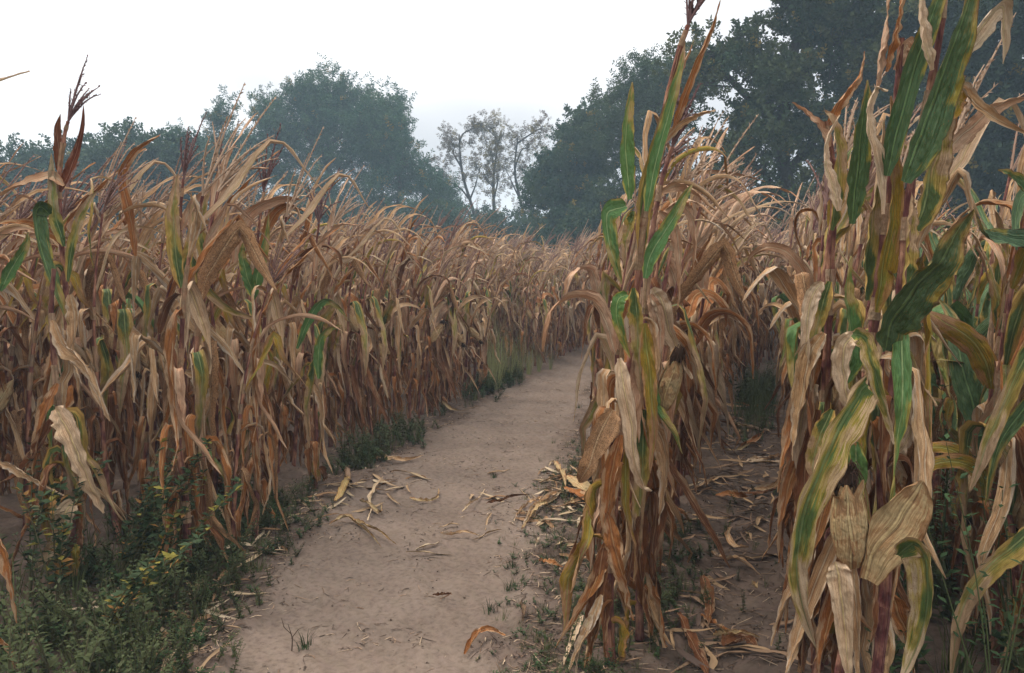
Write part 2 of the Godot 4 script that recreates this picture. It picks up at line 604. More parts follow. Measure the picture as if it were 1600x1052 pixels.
func on_path(x: float, z: float) -> float:   # 1 in the middle of the path, 0 outside
	var a := across(x, z)
	var b := bounds(a.y)
	var m := minf(a.x - b.x, b.y - a.x) + 0.22 * noise.get_noise_2d(x * 90.0, z * 90.0) + 0.12 * noise.get_noise_2d(x * 400.0, z * 400.0)
	return smoothstep(-0.12, 0.22, m)


func height(x: float, z: float) -> float:
	var far := smoothstep(16.0, 40.0, Vector2(x, z).length())
	var a := across(x, z)
	var on := on_path(x, z)
	var h := 0.022 * cos(TAU * (a.x - 0.15) / 0.76) * (1.0 - on)
	h += 0.03 * noise.get_noise_2d(x * 70.0, z * 70.0) + (0.023 + 0.014 * (1.0 - on)) * noise.get_noise_2d(x * 420.0 + 50.0, z * 420.0) + 0.007 * noise.get_noise_2d(x * 1300.0, z * 1300.0)
	h -= 0.03 * on
	return h * (1.0 - far) - 0.03


func soil(x: float, z: float) -> Color:
	var on := on_path(x, z)
	var b := noise.get_noise_2d(x * 130.0 + 9.0, z * 130.0) * 0.5 + 0.5
	var f := noise.get_noise_2d(x * 900.0 + 9.0, z * 900.0) * 0.5 + 0.5
	var dust := Color(0.228, 0.171, 0.133).lerp(Color(0.155, 0.113, 0.087), b * 0.9)
	var dark := Color(0.15, 0.108, 0.083).lerp(Color(0.095, 0.066, 0.05), b)
	var c := dark.lerp(dust, on)
	c = c * (0.88 + 0.24 * f)
	c.a = 1.0
	return c


func grid_lines(a: float, b: float, step: float, far: float) -> Array:
	var out := []
	var x := a
	while x < b:
		out.append(x)
		x += step
	var s := step
	while x < far:
		out.append(x)
		s *= 1.22
		x += s
	x = a - step
	s = step
	while x > -far:
		out.push_front(x)
		s *= 1.22
		x -= s
	return out


func sheet(xs: Array, zs: Array, lift: float, inside := false) -> MB:
	var mb := MB.new()
	for z in zs:
		for x in xs:
			mb.v.append(Vector3(x, height(x, z) + lift, z))
			mb.uv.append(Vector2(x, z))
			mb.c.append(soil(x, z))
	mb.grid(0, zs.size(), xs.size())
	return mb


func ground_material() -> StandardMaterial3D:
	var m := StandardMaterial3D.new()
	m.resource_name = "soil"
	m.vertex_color_use_as_albedo = true
	m.roughness = 1.0
	m.metallic_specular = 0.1
	var n := FastNoiseLite.new()
	n.seed = 3
	n.noise_type = FastNoiseLite.TYPE_SIMPLEX
	n.frequency = 0.03
	n.fractal_octaves = 5
	n.fractal_gain = 0.62
	var t := NoiseTexture2D.new()
	t.width = 1024
	t.height = 1024
	t.seamless = true
	t.noise = n
	var ramp := Gradient.new()
	ramp.offsets = PackedFloat32Array([0.0, 0.3, 0.5, 0.75, 1.0])
	ramp.colors = PackedColorArray([Color(0.72, 0.71, 0.7), Color(0.87, 0.865, 0.86), Color(0.92, 0.92, 0.92), Color(0.96, 0.957, 0.955), Color(1, 1, 1)])
	t.color_ramp = ramp
	m.albedo_texture = t
	var h := NoiseTexture2D.new()
	h.width = 1024
	h.height = 1024
	h.seamless = true
	h.noise = n
	m.heightmap_enabled = true
	m.heightmap_texture = h
	m.heightmap_scale = 0.45
	m.uv1_triplanar = true
	m.uv1_world_triplanar = true
	m.uv1_scale = Vector3(0.61, 0.61, 0.61)
	return m


# ---------------------------------------------------------------- scattered copies
func scatter(called: String, mesh: Mesh, places: Array, parent: Node, tints := []) -> MultiMeshInstance3D:
	var mm := MultiMesh.new()
	mm.transform_format = MultiMesh.TRANSFORM_3D
	mm.use_colors = not tints.is_empty()
	mm.mesh = mesh
	mm.instance_count = places.size()
	for i in places.size():
		mm.set_instance_transform(i, places[i])
		if mm.use_colors:
			mm.set_instance_color(i, tints[i])
	var o := MultiMeshInstance3D.new()
	o.name = called
	o.multimesh = mm
	o.set_meta("kind", "stuff")
	parent.add_child(o, true)
	return o


func turned(at: Vector3, size: float, tilt := 0.3) -> Transform3D:
	var b := Basis(Vector3.UP, r(0, TAU)) * Basis(Vector3.RIGHT, r(-tilt, tilt)) * Basis(Vector3.FORWARD, r(-tilt, tilt))
	return Transform3D(b.scaled(Vector3.ONE * size), at)


func sprig(n: int, long: float, wide: float, length: float) -> ArrayMesh:
	var mb := MB.new()
	mb.tube([Vector3.ZERO, Vector3(0.02, length * 0.5, 0), Vector3(0, length, 0.03)], [0.006, 0.004, 0.002], 3, Color(0.4, 0.3, 0.25))
	for i in n:
		var s := (i + 0.5) / n
		var az := i * 2.4 + r(-0.4, 0.4)
		var d := Vector3(cos(az), r(-0.2, 0.9), sin(az)).normalized()
		var x := d.cross(Vector3(r(-1, 1), r(-1, 1), r(-1, 1))).normalized()
		mb.quad(Vector3(0.02 * sin(s * PI), length * s, 0), x * wide * r(0.7, 1.2), d * long * r(0.7, 1.25), Color.WHITE * r(0.8, 1.2))
	return one(mb, mats.foliage)


# lobes: [offset of the centre, radii, clusters]
func tree(called: String, label: String, group: String, at: Vector3, trunk: Array, girth: float, lobes: Array, leaf: Mesh, o: Dictionary) -> void:
	var far: float = o.get("far", 1.0)
	at *= far
	at.y -= (far - 1.0) * 1.6
	girth *= far
	var root := base(called, at)
	tag(root, label, "tree", group)
	var bark: Color = o.get("bark", Color(0.06, 0.048, 0.04))
	var tr := MB.new()
	var tp := smooth_path(trunk, 14)
	for i in 15:
		tp[i] = tp[i] * far
	var rad := []
	for i in tp.size():
		rad.append(girth * (1.0 - 0.75 * i / (tp.size() - 1.0)) * (1.35 if i == 0 else 1.0))
	tr.tube(tp, rad, 10, bark)
	part("trunk", one(tr, mats.bark), root)
	var twigs := MB.new()
	var places := []
	var tints := []
	var green: Array = o.get("green", [Color(0.026, 0.075, 0.042), Color(0.075, 0.13, 0.06)])
	for lobe in lobes:
		var c: Vector3 = lobe[0] * far
		var e: Vector3 = lobe[1] * far
		var from: Vector3 = tp[0]
		var gap := 1e9
		for p in tp:
			var d: float = (p - (c - Vector3(0, e.y * 0.9 + 0.25 * Vector2(c.x, c.z).length(), 0))).length()
			if d < gap:
				gap = d
				from = p
		var mid := from.lerp(c, 0.5) + Vector3(r(-0.3, 0.3), r(-0.1, 0.5), r(-0.3, 0.3))
		var limb := smooth_path([from, mid, c, c + (c - from).normalized() * e.y * 0.5], 10)
		var lr := []
		for i in 11:
			lr.append(girth * lerpf(0.42, 0.06, i / 10.0))
		var lm := MB.new()
		lm.tube(limb, lr, 7, bark)
		part("limb", one(lm, mats.bark), root)
		for k in int(lobe[2] * o.get("more", 1.4)):
			var d := Vector3(r(-1, 1), r(-1, 1), r(-1, 1))
			while d.length() > 1.0 or d.length() < 0.2:
				d = Vector3(r(-1, 1), r(-1, 1), r(-1, 1))
			d = d.normalized() * pow(rng.randf(), 0.4)
			var p := c + d * e
			var near: Vector3 = limb[rng.randi_range(4, 10)]
			var tw := [near, near.lerp(p, 0.5) + Vector3(r(-0.2, 0.2), r(-0.1, 0.3), r(-0.2, 0.2)), p]
			twigs.tube(smooth_path(tw, 4), [girth * 0.09, girth * 0.07, girth * 0.055, girth * 0.04, girth * 0.02], 4, bark)
			var shade := r(0.0, 1.0)
			var spread: float = far * float(o.get("spread", 0.5)) * r(0.6, 1.3)
			var along: Vector3 = (p - near).normalized() * float(o.get("along", 0.5)) + WIND * float(o.get("wind", 0.1))
			for q in int(float(o.get("each", 16)) * r(0.5, 1.4)):
				var g := Vector3(rng.randfn(0, 1), rng.randfn(0, 0.8), rng.randfn(0, 1)) * spread * 0.55 + along * rng.randfn(0.0, 0.8)
				g = g.limit_length(spread * 1.1)
				places.append(turned(p + g, r(0.75, 1.35) * far, 1.2))
				var col: Color = green[0].lerp(green[1], clampf(shade + r(-0.3, 0.3), 0, 1))
				if rng.randf() < o.get("turning", 0.025):
					col = Color(0.2, 0.15, 0.03)
				tints.append(col)
	var tw_o := part("twigs", one(twigs, mats.bark), root)
	tw_o.set_meta("kind", "stuff")
	scatter("crown", leaf, places, root, tints)


func _ready() -> void:
	rng.seed = 20
	# camera, sky, sun, exposure
	var cam := Camera3D.new()
	cam.name = "camera"
	cam.position = Vector3(0, 1.6, 0)
	cam.rotation_degrees = Vector3(-5.1, 0, 0)
	cam.fov = 45.84
	cam.near = 0.05
	cam.far = 1500
	cam.current = true
	add_child(cam)
	var env := Environment.new()
	env.background_mode = Environment.BG_SKY
	env.tonemap_mode = Environment.TONE_MAPPER_LINEAR
	env.tonemap_exposure = 1.7
	env.sdfgi_enabled = true
	env.ssao_enabled = true
	env.ssil_enabled = true
	env.fog_enabled = true
	env.fog_density = 0.0031
	env.fog_light_color = Color(0.82, 0.93, 1.0)
	var cl := FastNoiseLite.new()
	cl.seed = 11
	cl.frequency = 0.9
	cl.fractal_octaves = 4
	var si := Image.create(512, 256, false, Image.FORMAT_RGBF)
	for y in 256:
		var up := (0.5 - (y + 0.5) / 256.0) * PI
		for x in 512:
			var az := (x + 0.5) / 512.0 * TAU
			var d := Vector3(cos(up) * sin(az), sin(up) * 2.6, cos(up) * cos(az))
			var c := clampf(cl.get_noise_3dv(d * 1.3) * 0.9 + 0.5, 0, 1)
			var k := lerpf(0.42, 0.68, smoothstep(0.22, 0.78, c)) * (0.94 + 1.95 * maxf(sin(up), 0.0))
			si.set_pixel(x, y, Color(k * lerpf(0.95, 1.0, c), k * lerpf(0.975, 1.0, c), k * lerpf(1.03, 1.0, c)))
	var pano := PanoramaSkyMaterial.new()
	pano.panorama = ImageTexture.create_from_image(si)
	var sky := Sky.new()
	sky.sky_material = pano
	env.sky = sky
	var we := WorldEnvironment.new()
	we.name = "world"
	we.environment = env
	add_child(we)
	var sun := DirectionalLight3D.new()
	sun.name = "sun"
	sun.light_energy = 0.5
	sun.light_angular_distance = 12
	sun.light_color = Color(1.0, 0.97, 0.93)
	sun.shadow_enabled = true
	sun.position = Vector3(0, 30, 0)
	sun.rotation = Vector3.ZERO
	add_child(sun)
	sun.look_at_from_position(Vector3(0, 30, 0), Vector3(0, 30, 0) + Vector3(0.5, -1.0, 0.35), Vector3.UP)

	make_materials()
	noise.seed = 42
	setting()
	trees()
	heroes()
	field()
	weeds()
	litter()


# ---------------------------------------------------------------- the setting
func setting() -> void:
	var soil_mat := ground_material()
	var xs := grid_lines(-3.6, 4.4, 0.045, 420.0)
	var zs := grid_lines(-13.0, -2.2, 0.045, 420.0)
	var g := sheet(xs, zs, 0.0)
	var o := part("ground", one(g, soil_mat), self)
	tag(o, "bare brown field soil under and between the corn rows", "ground", "", "structure")
	# the trodden path lies a few millimetres above the soil and thins out at its edges
	var mb := MB.new()
	var cols := 44
	var t := 1.6
	var rows := 0
	while t < 22.0:
		var b := bounds(t)
		for j in cols + 1:
			var q := lerpf(b.x - 0.12, b.y + 0.12, float(j) / cols)
			var p := spot(q, t)
			var rim := smoothstep(0.0, 0.12, float(j) / cols) * smoothstep(1.0, 0.88, float(j) / cols)
			mb.v.append(Vector3(p.x, height(p.x, p.z) + lerpf(-0.01, 0.005, rim), p.z))
			mb.uv.append(Vector2(p.x, p.z))
			mb.c.append(soil(p.x, p.z))
		rows += 1
		t += 0.05 if t < 9.0 else 0.15
	mb.grid(0, rows, cols + 1)
	o = part("path", one(mb, soil_mat), self)
	tag(o, "trodden sandy footpath winding through the corn", "path", "", "structure")


# ---------------------------------------------------------------- trees behind the field
func trees() -> void:
	var small := sprig(16, 0.13, 0.026, 0.42)
	var broad := sprig(14, 0.13, 0.04, 0.36)
	var dark := [Color(0.026, 0.06, 0.036), Color(0.065, 0.095, 0.045)]
	var up := func(h: float, dx := 0.0) -> Array:
		return [Vector3.ZERO, Vector3(r(-0.1, 0.1), h * 0.35, 0), Vector3(dx * 0.5, h * 0.7, 0.1), Vector3(dx, h, 0)]
	var L := func(x: float, y: float, z: float, a: float, b: float, c: float, n: int) -> Array:
		return [Vector3(x, y, z), Vector3(a, b, c), n]
	var back := "trees along the back of the cornfield"
	# left of the gap
	tree("leafy_tree", "tall feathery green tree with a domed top, tallest one left of the sky gap", back, Vector3(-8.6, 0, -38), up.call(9.0), 0.3, [
		L.call(0.1, 4.0, 0, 3.3, 3.0, 2.4, 60), L.call(-0.5, 7.8, 0, 1.9, 2.0, 1.6, 34), L.call(0.0, 9.1, 0, 1.1, 1.4, 0.9, 15), L.call(2.2, 7.6, 0.3, 1.5, 1.6, 1.3, 22), L.call(-2.2, 7.0, 0, 1.1, 1.9, 1.0, 15), L.call(1.6, 9.0, 0, 0.6, 1.1, 0.6, 6), L.call(-1.3, 9.4, 0, 0.5, 1.2, 0.5, 6), L.call(3.0, 8.4, 0, 0.8, 0.7, 0.7, 8), L.call(-2.9, 8.6, 0, 0.4, 1.0, 0.4, 4)],
		small, {"far": 1.25, "more": 1.55, "each": 24, "spread": 0.62, "along": 0.5, "wind": 0.25})
	tree("leafy_tree", "green tree whose crown slopes down beside the sky gap, right of the tall domed tree", back, Vector3(-5.3, 0, -37), up.call(6.0, 0.2), 0.24, [
		L.call(-0.2, 3.2, 0, 2.6, 2.6, 2.2, 55), L.call(0.2, 6.2, 0, 1.5, 1.7, 1.3, 26), L.call(-1.2, 7.7, 0, 1.3, 1.3, 1.1, 14), L.call(1.5, 3.6, 0.2, 1.4, 1.9, 1.3, 24)],
		small, {"far": 1.25, "more": 1.55, "each": 24, "spread": 0.6, "along": 0.4, "wind": 0.25})
	tree("leafy_tree", "low round green tree ending the left group at the sky gap", back, Vector3(-3.2, 0, -39), up.call(3.6), 0.16, [
		L.call(-0.4, 2.4, 0, 1.8, 2.2, 1.7, 40), L.call(-0.5, 4.6, 0, 0.9, 1.2, 0.9, 12)], small, {"far": 1.25, "more": 1.55, "each": 22, "spread": 0.55})
	tree("leafy_tree", "green tree with thin leafy spikes on top, left of the tall domed tree", back, Vector3(-12.9, 0, -37), up.call(6.0), 0.22, [
		L.call(0, 3.2, 0, 2.6, 2.7, 2.2, 60), L.call(0.6, 6.2, 0, 1.6, 1.3, 1.3, 24), L.call(-1.4, 5.9, 0, 1.4, 1.5, 1.2, 28), L.call(-0.4, 8.0, 0, 0.35, 1.2, 0.35, 5), L.call(1.8, 7.8, 0, 0.5, 1.2, 0.5, 6), L.call(-2.2, 7.0, 0, 0.4, 0.9, 0.4, 4)],
		small, {"far": 1.25, "more": 1.55, "each": 24, "spread": 0.55, "along": 0.45, "wind": 0.2})
	tree("leafy_tree", "dark green tree behind the tall tassel at the left", back, Vector3(-17.8, 0, -31), up.call(5.0), 0.2, [
		L.call(0, 2.8, 0, 2.2, 2.4, 2.0, 60), L.call(0.2, 5.1, 0, 1.1, 1.2, 1.1, 24), L.call(-1.5, 4.6, 0, 1.5, 1.3, 1.3, 30), L.call(1.8, 4.7, 0, 1.5, 1.4, 1.3, 34)], broad, {"far": 1.25, "more": 1.55, "each": 22, "green": dark})
	tree("leafy_tree", "dark rounded tree between the left edge tree and the spiky tree", back, Vector3(-13.6, 0, -30), up.call(4.6), 0.18, [
		L.call(0, 2.8, 0, 2.2, 2.4, 1.9, 60), L.call(-0.3, 5.1, 0, 1.7, 1.3, 1.4, 34), L.call(1.5, 4.9, 0, 1.5, 1.3, 1.3, 30), L.call(-2.0, 4.2, 0, 1.4, 1.3, 1.2, 26)], broad, {"far": 1.25, "more": 1.55, "each": 22, "green": dark})
	# the thin tree in the gap
	for k in 3:
		tree("bare_tree", ["thin nearly bare tree with brownish leaves, left stem in the sky gap", "thin nearly bare tree with yellowing leaves, middle stem in the sky gap", "thin nearly bare tree with brownish leaves, right stem beside the dark trees"][k], "thin nearly bare trees in the sky gap",
			Vector3([-2.6, -1.5, 0.6][k], 0, [-52.0, -53.0, -52.5][k]), [Vector3.ZERO, Vector3(0.3, 4, 0), Vector3([-0.6, 0.3, -0.4][k], 7.5, 0), Vector3([-0.8, 0.7, -0.2][k], 10.0, 0)], 0.16, [
			L.call([-1.1, 0.4, 0.4][k], 9.2, 0, 1.5, 1.5, 1.2, 22), L.call([-1.8, -0.2, 0.9][k], 7.2, 0.3, 1.3, 1.2, 1.0, 13), L.call([0.4, 0.6, -0.8][k], 7.4, 0, 1.1, 1.3, 1.0, 10), L.call([0.2, 0, 1.2][k], 10.4, 0, 1.2, 0.9, 0.9, 12), L.call([-0.2, 0, 0.8][k], 5.0, 0, 1.5, 1.0, 1.0, 12)],
			small, {"more": 1.0, "each": 7, "spread": 0.5, "green": [Color(0.13, 0.085, 0.055), Color(0.1, 0.085, 0.045)], "turning": [0.05, 0.4, 0.15][k]})
	# right of the gap, rising to the right
	tree("leafy_tree", "dense green tree at the left end of the right group, beside the thin trees", back, Vector3(2.9, 0, -36), up.call(6.6), 0.24, [
		L.call(0, 3.0, 0, 2.6, 2.9, 2.2, 80), L.call(0.3, 6.2, 0, 1.6, 1.6, 1.4, 34), L.call(-1.2, 5.0, 0, 1.1, 1.3, 1.1, 18), L.call(0.8, 7.8, 0, 1.1, 1.0, 1.0, 14)], broad, {"each": 24, "green": dark, "spread": 0.55})
	tree("leafy_tree", "lighter green tree behind the tall green corn stalks", back, Vector3(5.6, 0, -33), up.call(9.0), 0.28, [
		L.call(0, 3.4, 0, 2.6, 3.0, 2.2, 70), L.call(-0.5, 7.2, 0, 1.9, 1.8, 1.6, 40), L.call(-0.2, 8.8, 0, 1.1, 1.2, 1.0, 17), L.call(1.6, 8.9, 0, 1.2, 1.0, 1.0, 15)], small, {"each": 24, "spread": 0.55, "green": [Color(0.045, 0.075, 0.036), Color(0.075, 0.1, 0.045)]})
	tree("oak_tree", "big dark oak with crooked bare limbs showing against the sky", back, Vector3(8.6, 0, -25), [Vector3.ZERO, Vector3(0.1, 3, 0), Vector3(-0.3, 6, 0), Vector3(0.4, 10, 0)], 0.36, [
		L.call(-2.2, 7.6, 0, 1.6, 1.4, 1.5, 24), L.call(-0.5, 6.7, 0.3, 1.4, 1.2, 1.2, 22), L.call(0.6, 5.6, 0.6, 1.2, 1.2, 1.1, 16), L.call(1.2, 8.4, 0, 2.0, 1.8, 1.7, 40), L.call(0.2, 11.0, 0, 2.4, 1.6, 2.0, 40), L.call(-1.6, 10.6, 0, 1.5, 1.2, 1.3, 9), L.call(2.4, 5.6, 0.3, 1.6, 1.5, 1.5, 30), L.call(-1.4, 4.8, 0.5, 1.7, 1.3, 1.4, 26), L.call(0.3, 2.6, 1.0, 2.4, 1.8, 1.5, 40), L.call(-2.6, 2.4, 0.5, 1.8, 1.8, 1.5, 34)], broad,
		{"more": 1.3, "each": 18, "spread": 0.48, "green": [Color(0.03, 0.055, 0.026), Color(0.085, 0.095, 0.035)], "turning": 0.03})
	tree("oak_tree", "broad dark oak with dense dappled leaves, behind the right corn row", back, Vector3(12.4, 0, -24), [Vector3.ZERO, Vector3(-0.2, 3, 0), Vector3(0.2, 6, 0), Vector3(-0.2, 10.5, 0)], 0.38, [
		L.call(-1.8, 8.6, 0, 1.9, 1.8, 1.6, 44), L.call(1.2, 9.2, 0, 2.0, 1.8, 1.7, 46), L.call(0, 11.6, 0, 2.3, 1.3, 1.8, 30), L.call(-1.2, 5.6, 0.3, 2.0, 1.6, 1.5, 38), L.call(1.6, 5.8, 0, 1.8, 1.7, 1.5, 38), L.call(0, 2.8, 0.6, 2.6, 2.0, 1.6, 54)], broad, {"more": 1.35, "each": 19, "spread": 0.46, "green": [Color(0.03, 0.055, 0.026), Color(0.085, 0.095, 0.035)]})
	tree("oak_tree", "very dark dense oak at the right edge", back, Vector3(15.2, 0, -22), [Vector3.ZERO, Vector3(0.1, 3, 0), Vector3(-0.1, 6, 0), Vector3(0.3, 10, 0)], 0.36, [
		L.call(-1.6, 8.0, 0, 1.9, 2.0, 1.6, 54), L.call(1.4, 8.4, 0, 2.0, 1.8, 1.7, 50), L.call(-0.4, 10.8, 0, 2.4, 1.4, 1.8, 40), L.call(-1.6, 4.8, 0.3, 2.0, 1.8, 1.5, 50), L.call(1.4, 4.6, 0, 1.8, 1.8, 1.5, 46), L.call(0, 2.4, 0.6, 2.6, 1.8, 1.6, 54)], broad, {"more": 1.6, "each": 24, "spread": 0.55, "green": [Color(0.022, 0.038, 0.022), Color(0.04, 0.056, 0.028)]})
	# shrubs that close the gaps under the crowns
	for k in 9:
		var x: float = [-21.0, -9.8, -5.2, -1.6, 0.8, 3.4, 6.8, 10.0, 19.0][k]
		tree("hedge_shrub", ["bushy shrub at the far left end of the hedge", "shrub under the spiky tree", "shrub under the sloping tree", "low shrub closing the sky gap", "low shrub under the thin trees", "shrub under the dense green tree", "shrub behind the middle corn rows", "shrub under the oak with bare limbs", "bushy shrub at the right end of the hedge"][k],
			"shrubs along the back of the cornfield", Vector3(x, 0, [-30.0, -34, -41, -44, -43, -33, -31, -27, -20][k]), up.call(2.6), 0.07, [L.call(-0.8, 2.1, 0, 1.9, 1.9, 1.2, 46), L.call(1.0, 2.3, 0.2, 1.8, 2.0, 1.2, 46)], broad, {"each": 22, "spread": 0.55, "green": dark})
	for k in 7:
		tree("distant_tree", ["hazy tree far behind the left edge", "hazy tree far behind the spiky tree", "hazy tree far behind the sloping tree", "hazy low tree far behind the sky gap", "hazy tree far behind the dense green tree", "hazy tree far behind the oaks", "hazy tree far behind the right edge"][k], "hazy trees far behind the others",
			Vector3([-52, -34, -14, -2.5, 7, 20, 36][k], 0, [-80, -82, -80, -78, -64, -60, -58][k]), up.call(4.5), 0.2, [L.call(-2.5, 3.4, 0, 3.6, 2.6, 2.0, 50), L.call(2.6, 3.2, 0, 3.8, 2.4, 2.0, 50), L.call(0, 4.6, 0, 2.5, 2.0, 2.0, 26)], broad, {"each": 22, "spread": 0.8, "green": dark})


# ---------------------------------------------------------------- plants in front that the photograph shows one by one
func lf(mat: String, pts: Array, w: float, roll := 0.0, twist := 0.0, curl := 0.5, wave := 0.008, col := Color.WHITE) -> Array:
	return [mat, pts, {"fold": 0.45 if mat in ["green", "fresh", "half", "yellow"] else 0.2, "w": w * (0.9 if mat in ["green", "fresh", "half", "yellow", "margin", "speckled"] else 0.78), "roll": roll, "twist": twist * (1.0 if mat in ["green", "fresh", "half"] else 1.8), "curl": curl * (1.0 if mat in ["green", "fresh", "half", "margin"] else 1.45), "wave": wave}, col]


func hero(label: String, at: Vector3, stalk: Array, r0: float, r1: float, leaves: Array, tassel := 0.0, stalk_mat := "stalk", extra := 13) -> Node3D:
	var root := base("corn_plant", at)
	tag(root, label, "corn plant", "tall corn plants standing in front")
	var pts := [Vector3.ZERO]
	for p in stalk:
		pts.append(p - at)
	var bare := MB.new()
	var sheath := MB.new()
	stalk_mesh(pts, r0, r1, 12, bare, sheath, 12, 0.42)
	part("stalk", meshes_of({stalk_mat: bare, "sheath": sheath}), root)
	for l in leaves:
		var local := []
		for p in l[1]:
			local.append(p - at)
		var mb := MB.new()
		blade(mb, smooth_path(local, 46), l[2], l[3] * tint(0.06), 10)
		part("leaf", meshes_of({l[0]: mb}), root)
	var line := smooth_path(pts, 26)
	for k in extra:
		var i := 2 + int(12.0 * (k + 0.5) / extra)
		var az := r(0, TAU)
		var low := i < 9
		var mb := MB.new()
		var mat: String = pick(["orange", "brown", "orange", "tan", "brown", "yellow"]) if low else pick(["tan", "half", "pink", "fresh", "yellow", "half", "tan"])
		blade(mb, leaf_path(line[i] + Vector3(cos(az), 0, sin(az)) * 0.015, az, r(0.9, 1.4), minf(line[i].y + 0.1, r(0.4, 0.75)), "hang", r(-0.5, 0.5), 30),
			{"w": r(0.05, 0.1), "roll": r(-0.4, 0.4), "twist": r(-3.5, 3.5), "curl": r(0.8, 2.2) * (1 if rng.randf() < 0.7 else -1), "wave": r(0.005, 0.012), "freq": r(4, 8), "fold": 0.2, "face": Vector3(-cos(az), 0.4, -sin(az))}, tint(), 8)
		part("leaf", meshes_of({mat: mb}), root)
	if tassel > 0.0:
		var n := pts.size()
		var mb := tassel_mesh(pts[n - 1], (pts[n - 1] - pts[n - 2]).normalized(), tassel, Color(0.15, 0.09, 0.085), true)
		part("tassel", meshes_of({"tassel": mb}), root)
	return root


func hero_ear(root: Node3D, at: Vector3, d: Vector3, size: float, flare := 0.15) -> void:
	var husk := MB.new()
	var silk := MB.new()
	ear_mesh(at - root.position, d.normalized(), size, husk, silk, flare)
	part("silk", meshes_of({"tassel": silk}), part("ear", meshes_of({"husk": husk}), root))


